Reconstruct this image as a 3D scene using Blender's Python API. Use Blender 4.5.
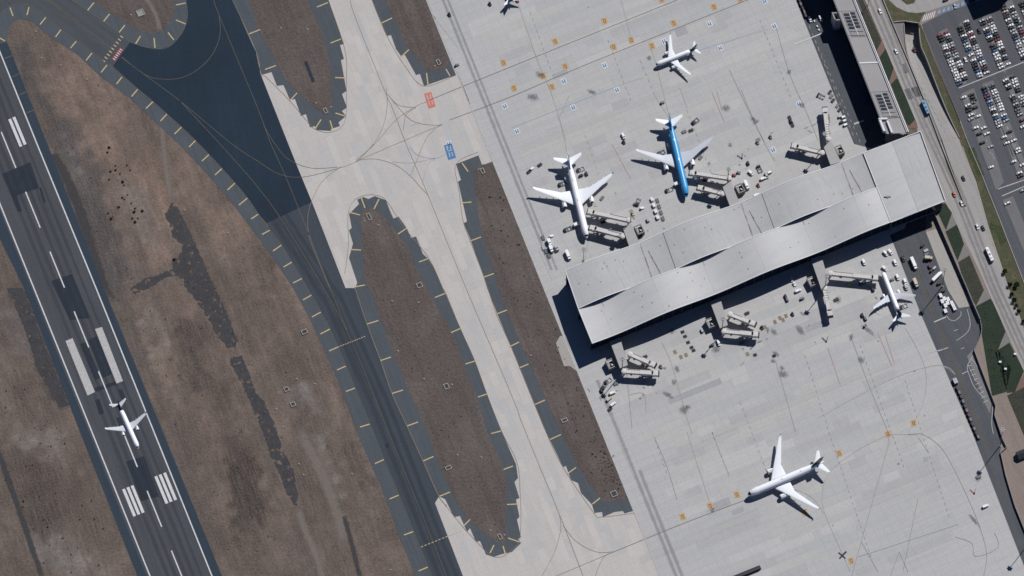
import bpy, bmesh, math, random
import numpy as np
from mathutils import Vector, Matrix
random.seed(7); rng = np.random.default_rng(7)
for o in list(bpy.data.objects): bpy.data.objects.remove(o)
scene = bpy.context.scene
COL = scene.collection
PI = math.pi
# ------------------------------------------------------------------ camera, sky, sun, exposure
S = 0.8                      # metres per photo pixel on the ground at the picture's centre
TILT = math.radians(26)      # the satellite looks from the picture's lower side
DIST = 5000.0
cam_d = bpy.data.cameras.new('camera'); cam = bpy.data.objects.new('camera', cam_d); COL.objects.link(cam)
CT, ST = math.cos(TILT), math.sin(TILT)
CAM = Vector((0, -DIST*ST, DIST*CT)); cam.location = CAM; cam.rotation_euler = (TILT, 0, 0)
cam_d.sensor_width = 36; cam_d.lens = 36*DIST/(1024*S); cam_d.clip_start = 50; cam_d.clip_end = 40000
scene.camera = cam
SUN_TO = Vector((0.57, 0.77, 1.0)).normalized()          # towards the sun
w = bpy.data.worlds.new('World'); scene.world = w; w.use_nodes = True
nt = w.node_tree; bg = nt.nodes['Background']
sky = nt.nodes.new('ShaderNodeTexSky'); sky.sky_type = 'NISHITA'; sky.sun_disc = False; sky.altitude = 3000; sky.air_density = 0.45; sky.dust_density = 0.0; sky.ozone_density = 5.0
sky.sun_elevation = math.asin(SUN_TO.z); sky.sun_rotation = math.atan2(SUN_TO.x, SUN_TO.y)
nt.links.new(sky.outputs['Color'], bg.inputs['Color']); bg.inputs['Strength'].default_value = 0.085
sd = bpy.data.lights.new('sun', 'SUN'); sd.energy = 4.6; sd.angle = math.radians(0.5); sd.color = (1.0, 0.985, 0.965)
so = bpy.data.objects.new('sun', sd); COL.objects.link(so); so.location = (300, 400, 600)
so.rotation_euler = (-SUN_TO).to_track_quat('-Z', 'Y').to_euler()
scene.view_settings.view_transform = 'Standard'; scene.view_settings.look = 'None'
scene.view_settings.exposure = 0.0; scene.view_settings.gamma = 1.0
scene.render.engine = 'CYCLES'
scene.cycles.filter_width = 1.55

# ------------------------------------------------------------------ helpers
def P(x, y, z=0.0):
    """photo pixel -> point of the place at height z (survey of the ground plane)"""
    k = S/DIST
    cx, cy = (x-512)*k, (288-y)*k
    d = Vector((cx, cy*CT + ST, cy*ST - CT))
    t = (z - CAM.z)/d.z
    return CAM + d*t
def pts(ox, oy, s, txt):
    v = [float(q) for q in txt.replace(',', ' ').split()]
    return [(ox + v[i]/s, oy + v[i+1]/s) for i in range(0, len(v), 2)]
def px(txt): return pts(0, 0, 1, txt)
def spline(p, n=8):
    out = []
    for i in range(len(p)-1):
        p0, p1, p2, p3 = p[max(i-1, 0)], p[i], p[i+1], p[min(i+2, len(p)-1)]
        for j in range(n):
            t = j/n
            out.append(tuple(0.5*((2*p1[k]) + (-p0[k]+p2[k])*t + (2*p0[k]-5*p1[k]+4*p2[k]-p3[k])*t*t + (-p0[k]+3*p1[k]-3*p2[k]+p3[k])*t**3) for k in (0, 1)))
    out.append(p[-1]); return out
def inside(x, y, poly):
    c = False; j = len(poly)-1
    for i in range(len(poly)):
        xi, yi = poly[i]; xj, yj = poly[j]
        if (yi > y) != (yj > y) and x < (xj-xi)*(y-yi)/(yj-yi)+xi: c = not c
        j = i
    return c
def lin(c): return tuple((v/255/12.92 if v/255 <= .04045 else ((v/255+.055)/1.055)**2.4) for v in c)
EXPO = 1.12
def alb(c): return tuple(min(v/EXPO, 0.86) for v in lin(c))
def link(o, parent=None):
    COL.objects.link(o)
    if parent is not None: o.parent = parent
    return o
def mesh_obj(name, verts, faces, mat, parent=None, smooth=False, mi=None):
    me = bpy.data.meshes.new(name); me.from_pydata([tuple(v) for v in verts], [], faces)
    for m in (mat if isinstance(mat, (list, tuple)) else [mat]): me.materials.append(m)
    if mi: me.polygons.foreach_set('material_index', mi)
    if smooth: me.polygons.foreach_set('use_smooth', [True]*len(me.polygons))
    me.update()
    return link(bpy.data.objects.new(name, me), parent)
def struct(o): o['kind'] = 'structure'; return o
def tag(o, label, cat, group=None):
    o['label'] = label; o['category'] = cat
    if group: o['group'] = group
    return o
def area2(p): return sum(p[i-1][0]*p[i][1]-p[i][0]*p[i-1][1] for i in range(len(p)))
def poly(name, p, z, mat, parent=None):
    """flat sheet with the outline p (pixels of the ground survey) at height z"""
    w_ = [P(x, y, z) for x, y in p]
    if area2([(v.x, v.y) for v in w_]) < 0: w_.reverse()
    return mesh_obj(name, w_, [list(range(len(w_)))], mat, parent)
def ribbon(name, p, width, z, mat, parent=None, uv=False):
    w_ = [P(x, y, z) for x, y in p]; v = []; f = []
    for i, q in enumerate(w_):
        d = (w_[min(i+1, len(w_)-1)]-w_[max(i-1, 0)]).normalized(); n = Vector((-d.y, d.x, 0))*width/2
        v += [q-n, q+n]
        if i: f.append([2*i-2, 2*i-1+0, 2*i+1, 2*i][::-1])
    o = mesh_obj(name, v, f, mat, parent)
    if uv:
        ul = o.data.uv_layers.new(name='uv')
        for pl in o.data.polygons:
            for li in pl.loop_indices:
                vi = o.data.loops[li].vertex_index
                ul.data[li].uv = ((vi//2)/max(1, len(w_)-1), vi % 2)
    return o
def bar(name, a, b, width, z, mat, parent=None):
    return ribbon(name, [a, b], width, z, mat, parent)
class MB:
    """collects boxes, tubes, prisms and lathes into one mesh"""
    def __init__(s): s.v = []; s.f = []; s.m = []
    def add(s, v, f, mi=0):
        n = len(s.v); s.v += [Vector(q) for q in v]; s.f += [[i+n for i in q] for q in f]; s.m += [mi]*len(f)
    def hexa(s, b, t, mi=0):      # b, t: four bottom and four top corners, anticlockwise from above
        s.add(list(b)+list(t), [[3,2,1,0],[4,5,6,7],[0,1,5,4],[1,2,6,5],[2,3,7,6],[3,0,4,7]], mi)
    def box(s, x0, x1, y0, y1, z0, z1, mi=0, tx=0, ty=0, tx2=None):
        if tx2 is None: tx2 = tx
        s.hexa([(x0,y0,z0),(x1,y0,z0),(x1,y1,z0),(x0,y1,z0)], [(x0+tx,y0+ty,z1),(x1-tx2,y0+ty,z1),(x1-tx2,y1-ty,z1),(x0+tx,y1-ty,z1)], mi)
    def tube(s, a, b, r0, r1=None, n=8, mi=0):
        a, b = Vector(a), Vector(b); r1 = r0 if r1 is None else r1
        d = (b-a).normalized(); u = d.orthogonal().normalized(); w_ = d.cross(u)
        v = []
        for c, r in ((a, r0), (b, r1)):
            v += [c + (u*math.cos(2*PI*i/n)+w_*math.sin(2*PI*i/n))*r for i in range(n)]
        s.add(v, [[i, (i+1) % n, n+(i+1) % n, n+i] for i in range(n)]+[list(range(n))[::-1], list(range(n, 2*n))], mi)
    def beam(s, a, b, w_, h, mi=0):
        a, b = Vector(a), Vector(b); d = (b-a).normalized(); n = Vector((-d.y, d.x, 0)).normalized()*w_/2; u = Vector((0, 0, h))
        s.hexa([a-n, b-n, b+n, a+n], [a-n+u, b-n+u, b+n+u, a+n+u], mi)
    def lathe(s, st, n=18, mi=0):   # st: (x, y, z, ry, rz) along x
        v = []; f = []
        for (x, y, z, ry, rz) in st:
            v += [(x, y+ry*math.cos(2*PI*i/n), z+rz*math.sin(2*PI*i/n)) for i in range(n)]
        for k in range(len(st)-1):
            f += [[k*n+i, k*n+(i+1) % n, (k+1)*n+(i+1) % n, (k+1)*n+i] for i in range(n)]
        f += [list(range(n))[::-1], list(range((len(st)-1)*n, len(st)*n))]
        s.add(v, f, mi)
    def build(s, name, mat, parent=None, smooth=False):
        o = mesh_obj(name, s.v, s.f, mat, parent, smooth, s.m)
        bm = bmesh.new(); bm.from_mesh(o.data); bmesh.ops.recalc_face_normals(bm, faces=bm.faces); bm.to_mesh(o.data); bm.free()
        return o
def empty(name, loc, rz=0):
    o = bpy.data.objects.new(name, None); o.empty_display_size = 1; COL.objects.link(o)
    o.location = loc; o.rotation_euler = (0, 0, rz); return o
def copy_tree(o, parent=None):
    c = o.copy(); COL.objects.link(c)
    if parent is not None: c.parent = parent
    for ch in list(o.children): copy_tree(ch, c)
    return c
def ang(a, b):
    d = P(*b)-P(*a); return math.atan2(d.y, d.x)
A_DIR = (0.374, 0.927); B_DIR = (0.927, -0.374)       # along the runway / along the terminal, in the survey
ANG_A = ang((512, 288), (512+A_DIR[0]*50, 288+A_DIR[1]*50)); ANG_B = ang((512, 288), (512+B_DIR[0]*50, 288+B_DIR[1]*50))

# ------------------------------------------------------------------ materials
def M(name, base, layers=(), rough=0.9, spec=0.25, metal=0.0, attr=None, alpha=None, bump=0.0, bscale=1.0):
    m = bpy.data.materials.new(name); m.use_nodes = True; n = m.node_tree.nodes; l = m.node_tree.links
    bs = n['Principled BSDF']; bs.inputs['Roughness'].default_value = rough; bs.inputs['Metallic'].default_value = metal
    bs.inputs['Specular IOR Level'].default_value = spec
    tc = n.new('ShaderNodeTexCoord')
    def coord(scale, rot):
        mp = n.new('ShaderNodeMapping'); mp.vector_type = 'TEXTURE'; mp.inputs['Rotation'].default_value = (0, 0, rot)
        sc = scale if isinstance(scale, tuple) else (scale, scale)
        mp.inputs['Scale'].default_value = (sc[0], sc[1], max(sc)); l.new(tc.outputs['Object'], mp.inputs['Vector']); return mp.outputs['Vector']
    if attr:
        at = n.new('ShaderNodeAttribute'); at.attribute_name = attr; cur = at.outputs['Color']
    else:
        rg = n.new('ShaderNodeRGB'); rg.outputs[0].default_value = (*alb(base), 1); cur = rg.outputs[0]
    for L in layers:
        k, scale, rot, lo, hi, col, fac = L[:7]
        v = coord(scale, rot)
        if k == 'noise':
            t = n.new('ShaderNodeTexNoise'); t.inputs['Scale'].default_value = 1; t.inputs['Detail'].default_value = L[7] if len(L) > 7 else 4
            t.inputs['Roughness'].default_value = 0.6; out = t.outputs['Fac']
        elif k == 'voronoi':
            t = n.new('ShaderNodeTexVoronoi'); t.inputs['Scale'].default_value = 1; out = t.outputs['Distance']
        elif k in ('brick', 'joint'):
            t = n.new('ShaderNodeTexBrick'); t.inputs['Scale'].default_value = 1; t.inputs['Brick Width'].default_value = 1; t.inputs['Row Height'].default_value = 1
            t.offset = L[7] if len(L) > 7 else 0.37
            t.inputs['Mortar Size'].default_value = 0.0 if k == 'brick' else L[8]; t.inputs['Mortar Smooth'].default_value = 0.3
            t.inputs['Color1'].default_value = (0, 0, 0, 1); t.inputs['Color2'].default_value = (1, 1, 1, 1)
            out = t.outputs['Color'] if k == 'brick' else t.outputs['Fac']
        l.new(v, t.inputs['Vector'])
        mr = n.new('ShaderNodeMapRange'); mr.inputs['From Min'].default_value = lo; mr.inputs['From Max'].default_value = hi
        mr.inputs['To Min'].default_value = 0; mr.inputs['To Max'].default_value = fac; l.new(out, mr.inputs['Value'])
        mx = n.new('ShaderNodeMix'); mx.data_type = 'RGBA'; l.new(mr.outputs['Result'], mx.inputs['Factor'])
        l.new(cur, mx.inputs[6]); mx.inputs[7].default_value = (*alb(col), 1); cur = mx.outputs[2]
    l.new(cur, bs.inputs['Base Color'])
    if bump:
        t = n.new('ShaderNodeTexNoise'); t.inputs['Scale'].default_value = 1; t.inputs['Detail'].default_value = 3; l.new(coord(bscale, 0.3), t.inputs['Vector'])
        b = n.new('ShaderNodeBump'); b.inputs['Strength'].default_value = bump; b.inputs['Distance'].default_value = bscale*0.3
        l.new(t.outputs['Fac'], b.inputs['Height']); l.new(b.outputs['Normal'], bs.inputs['Normal'])
    if alpha:      # worn edges: (kind, strength, noise size)
        kind, st, ns = alpha
        thr = (0, .6) if kind != 'holes' else (.36, .46)
        t = n.new('ShaderNodeTexNoise'); t.inputs['Scale'].default_value = 1; t.inputs['Detail'].default_value = 4; l.new(coord(ns, 0.0), t.inputs['Vector'])
        uv = n.new('ShaderNodeSeparateXYZ'); l.new(tc.outputs['UV'], uv.inputs[0])
        def math_(op, a, b=None):
            q = n.new('ShaderNodeMath'); q.operation = op; q.use_clamp = False
            for i, s_ in enumerate((a, b)):
                if s_ is None: continue
                if isinstance(s_, (int, float)): q.inputs[i].default_value = s_
                else: l.new(s_, q.inputs[i])
            return q.outputs[0]
        dx = math_('MULTIPLY', math_('SUBTRACT', uv.outputs['X'], 0.5), 2.0); dy = math_('MULTIPLY', math_('SUBTRACT', uv.outputs['Y'], 0.5), 2.0)
        if kind == 'spot': r = math_('SQRT', math_('ADD', math_('MULTIPLY', dx, dx), math_('MULTIPLY', dy, dy)))
        elif kind == 'edge': r = math_('MAXIMUM', math_('ABSOLUTE', dy), math_('ABSOLUTE', math_('MULTIPLY', math_('MULTIPLY', dx, dx), dx)))
        else: r = math_('ABSOLUTE', dy)
        f = math_('SUBTRACT', 1.0, r)
        if kind == 'holes': f = t.outputs['Fac']
        else: f = math_('ADD', f, math_('MULTIPLY', math_('SUBTRACT', t.outputs['Fac'], 0.55), 1.3 if kind == 'spot' else 0.9))
        q = n.new('ShaderNodeMapRange'); q.inputs['From Min'].default_value = thr[0]; q.inputs['From Max'].default_value = thr[1]; q.inputs['To Max'].default_value = st
        l.new(f, q.inputs['Value']); l.new(q.outputs['Result'], bs.inputs['Alpha'])
    return m
def flat(name, c, rough=0.6, spec=0.3, metal=0.0): return M(name, c, (), rough, spec, metal)
GR = lambda c, f=0.5, s=1.6: ('noise', s, 0.2, 0.35, 0.7, c, f, 2)
MAT = {}
MAT['dirt'] = M('bare_soil', (100, 88, 80), [('noise', (14, 2.2), ANG_A, .45, .72, (122, 109, 101), .34), ('noise', (70, 6), ANG_A+.06, .5, .72, (74, 70, 69), .45),
    ('noise', 5, 0, .55, .75, (66, 60, 57), .35), GR((60, 54, 51), .38, 2.6), GR((58, 52, 50), .32, 1.0), GR((142, 131, 124), .28, 1.4), ('noise', (30, 1.1), ANG_A-.05, .5, .7, (134, 120, 112), .3)], attr='soil', bump=.7, bscale=2.0)
MAT['dirt_island'] = M('brown_island_soil', (88, 81, 78), [('noise', (30, 4), ANG_A, .45, .7, (112, 98, 89), .6), ('noise', 16, 0, .48, .68, (74, 69, 67), .7), ('noise', 45, 2, .48, .62, (108, 101, 97), .75), ('noise', (110, 9), ANG_A, .5, .62, (66, 60, 58), .6),
    GR((56, 50, 48), .6, 2.4), GR((56, 50, 48), .4, 1.0), GR((126, 114, 106), .45, 1.2)], bump=.7, bscale=2.0)
MAT['apron'] = M('apron_concrete', (181, 180, 179), [('noise', 90, 0, .4, .65, (171, 170, 170), .8), ('brick', (60, 6.9), ANG_B, 0, 1, (186, 184, 182), .45), ('brick', (110, 3.45), ANG_B, .45, 1, (166, 167, 169), .35, .5),
    ('noise', (40, 4), ANG_B, .5, .75, (162, 163, 165), .5), ('joint', (6.9, 6.9), ANG_B, 0, 1, (146, 146, 146), .32, 0.0, .045), GR((160, 160, 162), .45, 1.5), GR((194, 193, 192), .35, 1.1), ('noise', 2.5, 0, .64, .8, (140, 140, 142), .5)])
MAT['beige'] = M('taxiway_concrete', (189, 184, 180), [('noise', 70, 0, .4, .65, (181, 177, 174), .8), ('brick', (34, 5.6), ANG_A, 0, 1, (197, 191, 186), .5), ('brick', (60, 2.8), ANG_A, .5, 1, (176, 173, 172), .4, .3),
    ('noise', (60, 5), ANG_A, .5, .75, (170, 166, 164), .55), ('joint', (5.6, 5.6), ANG_A, 0, 1, (160, 154, 150), .25, 0.0, .035), GR((168, 162, 158), .45, 1.5), GR((204, 197, 192), .3, 1.1)])
MAT['runway'] = M('runway_asphalt', (73, 76, 81), [('noise', (150, 2.2), ANG_A, .42, .68, (60, 64, 70), .75), ('noise', (80, 9), ANG_A, .45, .7, (84, 86, 90), .6), GR((58, 61, 66), .45), GR((92, 94, 98), .3, 1.1)])
MAT['shoulder_dark'] = M('dark_shoulder_asphalt', (47, 59, 72), [('noise', (60, 4), ANG_A, .4, .7, (56, 67, 78), .6), GR((36, 46, 57), .4), GR((68, 78, 88), .25, 1.1)])
MAT['taxi'] = M('taxiway_asphalt', (64, 71, 80), [('noise', (120, 4), ANG_A, .42, .68, (52, 60, 70), .7), GR((50, 57, 66), .4), GR((84, 90, 97), .25, 1.1)])
MAT['taxi_old'] = M('old_taxiway_asphalt', (76, 80, 85), [('noise', (60, 4), math.radians(-38), .42, .68, (62, 66, 72), .8), GR((60, 64, 69), .4), GR((92, 95, 99), .25, 1.1)])
MAT['newtar'] = M('new_dark_asphalt', (36, 50, 64), [('noise', (70, 5), ANG_A-.2, .42, .68, (40, 56, 71), .75), ('noise', 60, 0, .4, .65, (26, 40, 55), .6), GR((19, 31, 45), .4), GR((44, 58, 72), .22, 1.1)])
MAT['shoulder'] = M('grey_shoulder_asphalt', (79, 85, 91), [('noise', (50, 3), ANG_A, .42, .68, (69, 75, 82), .75), ('noise', 20, 0, .5, .7, (88, 93, 98), .5), GR((64, 69, 75), .4), GR((98, 103, 108), .25, 1.1)])
MAT['road'] = M('concrete_road', (158, 154, 152), [('noise', (60, 2.5), ANG_A, .42, .68, (136, 134, 134), .75), ('brick', (20, 4), ANG_A, .4, 1, (168, 163, 158), .4), GR((138, 135, 133), .45), GR((176, 172, 168), .3, 1.1)])
MAT['service'] = M('service_road_asphalt', (84, 87, 92), [('noise', (60, 3), ANG_A, .42, .68, (70, 73, 79), .8), ('noise', 18, 0, .5, .7, (94, 96, 100), .5), GR((68, 71, 76), .4), GR((104, 106, 110), .25, 1.1)])
MAT['parking'] = M('parking_asphalt', (90, 91, 96), [('noise', (70, 3), ANG_A, .42, .68, (77, 79, 85), .8), GR((64, 66, 72), .4), GR((96, 98, 102), .25, 1.1)])
MAT['bay'] = M('parking_bay_paving', (114, 113, 115), [('noise', 12, 0, .4, .7, (102, 101, 104), .7), GR((96, 95, 98), .4), GR((130, 128, 128), .3, 1.1)])
MAT['walk'] = M('pale_paving', (166, 161, 156), [('noise', (30, 3), ANG_A, .42, .68, (150, 146, 142), .75), GR((142, 138, 134), .45), GR((184, 179, 174), .3, 1.1)])
MAT['pinkdirt'] = M('pinkish_soil', (140, 126, 119), [('noise', (30, 4), ANG_A, .42, .68, (122, 110, 104), .75), GR((112, 101, 95), .5), GR((158, 144, 136), .3, 1.1)])
MAT['grass'] = M('dark_lawn', (36, 54, 42), [('noise', 9, 0, .45, .7, (56, 62, 48), .8), GR((16, 30, 26), .6, 1.8), GR((62, 66, 50), .4, 1.2)], bump=.6)
MAT['dry'] = M('dry_grass', (70, 72, 54), [('noise', (16, 5), ANG_A, .38, .58, (58, 76, 48), .9), ('noise', 8, 1, .5, .7, (112, 96, 78), .7), GR((46, 46, 34), .5, 1.8), GR((118, 104, 84), .4, 1.2)], bump=.6)
MAT['dgrass'] = M('mixed_lawn', (58, 58, 50), [('noise', 9, 0, .42, .65, (38, 48, 38), .9), GR((34, 38, 32), .5, 1.8), GR((92, 88, 78), .4, 1.2)], bump=.6)
MAT['brick_path'] = M('red_brick_paving', (118, 95, 88), [GR((98, 76, 70), .5), GR((136, 112, 104), .4, 1.1)])
MAT['greypath'] = M('grey_path_paving', (122, 120, 120), [GR((104, 102, 102), .5), GR((140, 138, 136), .4, 1.1)])
MAT['oldtar'] = M('old_broken_asphalt', (64, 65, 70), [('noise', 14, 0, .4, .65, (52, 54, 60), .8), ('noise', 6, 3, .5, .7, (84, 80, 78), .6), GR((50, 50, 54), .5, 1.8), GR((90, 86, 84), .45, 1.3)], alpha=('holes', .95, 5))
MAT['track'] = M('dusty_track', (124, 114, 108), [('noise', 12, 0, .4, .7, (106, 98, 93), .7), GR((96, 88, 82), .5, 1.8), GR((146, 136, 128), .4, 1.2)])
MAT['patchtar'] = M('fresh_asphalt_patch', (46, 55, 66), [('noise', 8, 0, .4, .7, (38, 46, 57), .7), GR((36, 43, 52), .4)])
MAT['oldtar_soft'] = M('broken_asphalt_worn', (64, 65, 70), [GR((48, 49, 54), .5, 1.8), GR((92, 88, 86), .45, 1.3)], alpha=('edge', .8, 5))
MAT['track_soft'] = M('dusty_track_worn', (136, 126, 120), [GR((106, 98, 92), .5, 1.8), GR((156, 146, 138), .4, 1.2)], alpha=('edge', .62, 4))
MAT['stain'] = M('oil_stain', (64, 64, 68), [], alpha=('spot', .38, 1.6))
MAT['rubber'] = M('tyre_marks', (58, 60, 66), [], alpha=('line', .22, 12))
MAT['rubber_soft'] = M('faint_tyre_marks', (108, 109, 113), [], alpha=('line', .26, 6))
MAT['wear'] = M('light_wear_marks', (206, 204, 202), [], alpha=('line', .45, 8))
MAT['wpaint'] = M('white_paint', (214, 214, 214), [GR((170, 172, 175), .5, 1.5)])
MAT['wpaint_old'] = M('worn_white_paint', (190, 188, 186), [('noise', 2, 0, .4, .7, (162, 160, 160), .6), GR((150, 150, 152), .5, 1.5)])
MAT['ypaint'] = M('yellow_paint', (202, 182, 138), [GR((168, 150, 118), .6, 1.5)])
MAT['yline'] = M('faded_yellow_line', (142, 128, 106), [GR((112, 106, 98), .6, 2.5)])
MAT['ydark'] = M('dull_yellow_line_on_asphalt', (112, 104, 88), [GR((84, 82, 76), .6, 2.5)])
MAT['yfaint'] = M('faint_worn_line', (158, 150, 138), [GR((170, 167, 162), .6, 2.5)])
MAT['brownline'] = M('dark_apron_line', (128, 118, 108), [GR((104, 99, 95), .6, 2.5)])
MAT['jline'] = M('thin_joint_line', (136, 135, 136), [GR((154, 153, 153), .6, 3)])
MAT['rline'] = M('faded_red_line', (176, 146, 142), [GR((166, 158, 156), .6, 2.5)])
MAT['oline'] = M('orange_marker_paint', (192, 160, 118), [GR((178, 146, 106), .5, 1.2)])
MAT['odark'] = M('dark_marker_figures', (120, 96, 74), [])
MAT['bline'] = M('blue_marker_paint', (72, 126, 178), [GR((88, 120, 152), .5, 1.2)])
MAT['bfaint'] = M('faded_blue_line', (160, 170, 184), [GR((168, 172, 178), .5, 1.5)])
MAT['redp'] = M('red_marker_paint', (206, 112, 94), [GR((188, 130, 116), .5, 1.2)])
MAT['blackp'] = M('black_paint', (52, 54, 58), [])
MAT['signred'] = M('dark_red_sign_paint', (122, 66, 66), [])
for i, c in enumerate([(180, 179, 178), (174, 173, 173), (183, 181, 178), (163, 163, 165), (186, 184, 182), (177, 177, 177)]):
    MAT['slab%d' % i] = M('concrete_slab_tone', c, [('noise', 12, 0, .4, .7, tuple(v-9 for v in c), .7), ('joint', (6.9, 6.9), ANG_B, 0, 1, tuple(v-30 for v in c), .3, 0.0, .045), GR(tuple(v-20 for v in c), .45, 1.5), GR(tuple(v+14 for v in c), .3, 1.1)])
for i, c in enumerate([(191, 186, 182), (184, 181, 178), (193, 188, 184), (182, 180, 179), (187, 183, 180)]):
    MAT['bslab%d' % i] = M('beige_slab_tone', c, [('noise', 12, 0, .4, .7, tuple(v-9 for v in c), .7), GR(tuple(v-18 for v in c), .4, 1.5), GR(tuple(v+12 for v in c), .3, 1.1)])
MAT['roof'] = M('pale_metal_roof', (182, 181, 180), [('noise', (40, 7), ANG_B, .4, .7, (170, 171, 174), .7), ('noise', (3, 30), ANG_B, .45, .7, (188, 187, 186), .5), ('joint', (3.2, 30), ANG_B, 0, 1, (164, 164, 166), .22, 0.0, .05), ('noise', (1.6, 14), ANG_B, .56, .74, (160, 157, 154), .6), ('noise', 2.2, 0, .66, .8, (146, 144, 142), .6), GR((164, 165, 168), .4, 1.5)], rough=.8, spec=.15)
MAT['roof2'] = M('pale_metal_roof_two', (184, 183, 183), [('noise', (30, 6), ANG_B+.2, .4, .7, (172, 173, 177), .7), ('joint', (3.2, 30), ANG_B, 0, 1, (166, 166, 168), .35, 0.0, .05), GR((168, 168, 170), .4, 1.5)], rough=.55, spec=.4)
MAT['pier_roof'] = M('pier_roof_membrane', (164, 160, 160), [('noise', 20, 0, .4, .7, (154, 151, 152), .7), GR((146, 143, 144), .45, 1.5)])
MAT['pit'] = M('weathered_pale_concrete', (158, 152, 146), [GR((150, 145, 140), .6, .8)])
MAT['trim'] = flat('white_roof_trim', (220, 220, 222))
MAT['seam'] = flat('dark_roof_seam', (140, 140, 144))
MAT['rust'] = M('stained_gutter', (168, 163, 160), [('noise', (5, 1.6), ANG_A, .45, .62, (112, 102, 96), .9)])
MAT['glass'] = flat('dark_curtain_glass', (24, 34, 46), .15, .5)
MAT['wallc'] = M('grey_wall_panel', (120, 122, 126), [GR((104, 106, 110), .4, 2)])
MAT['mull'] = flat('grey_metal_frame', (92, 96, 102))
MAT['panel'] = flat('dark_skylight_glass', (34, 44, 58), .25, .5)
MAT['bridge'] = M('cream_bridge_metal', (210, 206, 203), [GR((186, 182, 180), .5, 1.2)])
MAT['bridge2'] = M('grey_bridge_metal', (150, 147, 146), [GR((130, 128, 128), .5, 1.2)])
MAT['fixroof'] = M('walkway_roof', (170, 168, 168), [GR((156, 154, 155), .5, 2)])
MAT['conc'] = M('grey_concrete', (150, 148, 146), [GR((130, 128, 126), .5, 1.5)])
MAT['dmetal'] = flat('dark_machinery', (44, 48, 54), .6)
MAT['tyre'] = flat('tyre_rubber', (26, 27, 30), .8)
MAT['white'] = flat('white_aircraft_paint', (242, 243, 246), .4, .4)
MAT['wingw'] = flat('white_wing_paint', (232, 235, 240), .45, .35)
MAT['wingg'] = flat('grey_wing_paint', (196, 200, 208), .45, .35)
MAT['blue'] = M('bright_blue_paint', (64, 156, 214), [], .35, .4)
MAT['navy'] = flat('navy_fin_paint', (40, 52, 76), .4)
MAT['greyfin'] = flat('grey_fin_paint', (92, 104, 122), .4)
MAT['maroon'] = flat('dark_maroon_fin_paint', (74, 48, 50), .4)
MAT['nozzle'] = flat('engine_metal', (110, 112, 116), .4, .4, .6)
MAT['cockpit'] = flat('cockpit_glass', (30, 36, 46), .2, .5)
MAT['bush'] = M('dark_scrub', (50, 43, 37), [GR((62, 52, 40), .5, .6)])
MAT['leafd'] = M('dark_leaves', (38, 46, 30), [GR((60, 64, 42), .5, .5)])
MAT['bark'] = flat('bark', (84, 70, 58), .9)
PAINT = {}
for nme, c in dict(white=(236, 236, 236), silver=(176, 180, 184), grey=(104, 108, 114), black=(28, 30, 34), red=(132, 40, 40), blue=(46, 88, 132), beige=(196, 182, 160), orange=(196, 108, 70), maroon=(84, 44, 50), green=(60, 84, 70), yellow=(206, 182, 96)).items():
    PAINT[nme] = flat(nme+'_vehicle_paint', c, .35, .5)
MAT['vglass'] = flat('vehicle_glass', (26, 32, 40), .15, .5)

# ------------------------------------------------------------------ ground: bare soil with worn zones
def vnoise(x, y, f, seed):
    r = np.random.default_rng(seed); g = r.random((128, 128)); X = x/f; Y = y/f
    xi = np.floor(X).astype(int); yi = np.floor(Y).astype(int); fx = X-xi; fy = Y-yi
    fx = fx*fx*(3-2*fx); fy = fy*fy*(3-2*fy); q = lambda i, j: g[(xi+i) % 128, (yi+j) % 128]
    return (q(0, 0)*(1-fx)+q(1, 0)*fx)*(1-fy)+(q(0, 1)*(1-fx)+q(1, 1)*fx)*fy
def seg_dist(x, y, line):
    d = np.full(x.shape, 1e9)
    for (ax, ay), (bx, by) in zip(line[:-1], line[1:]):
        dx, dy = bx-ax, by-ay; t = np.clip(((x-ax)*dx+(y-ay)*dy)/(dx*dx+dy*dy+1e-9), 0, 1)
        d = np.minimum(d, np.hypot(x-ax-t*dx, y-ay-t*dy))
    return d
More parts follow.
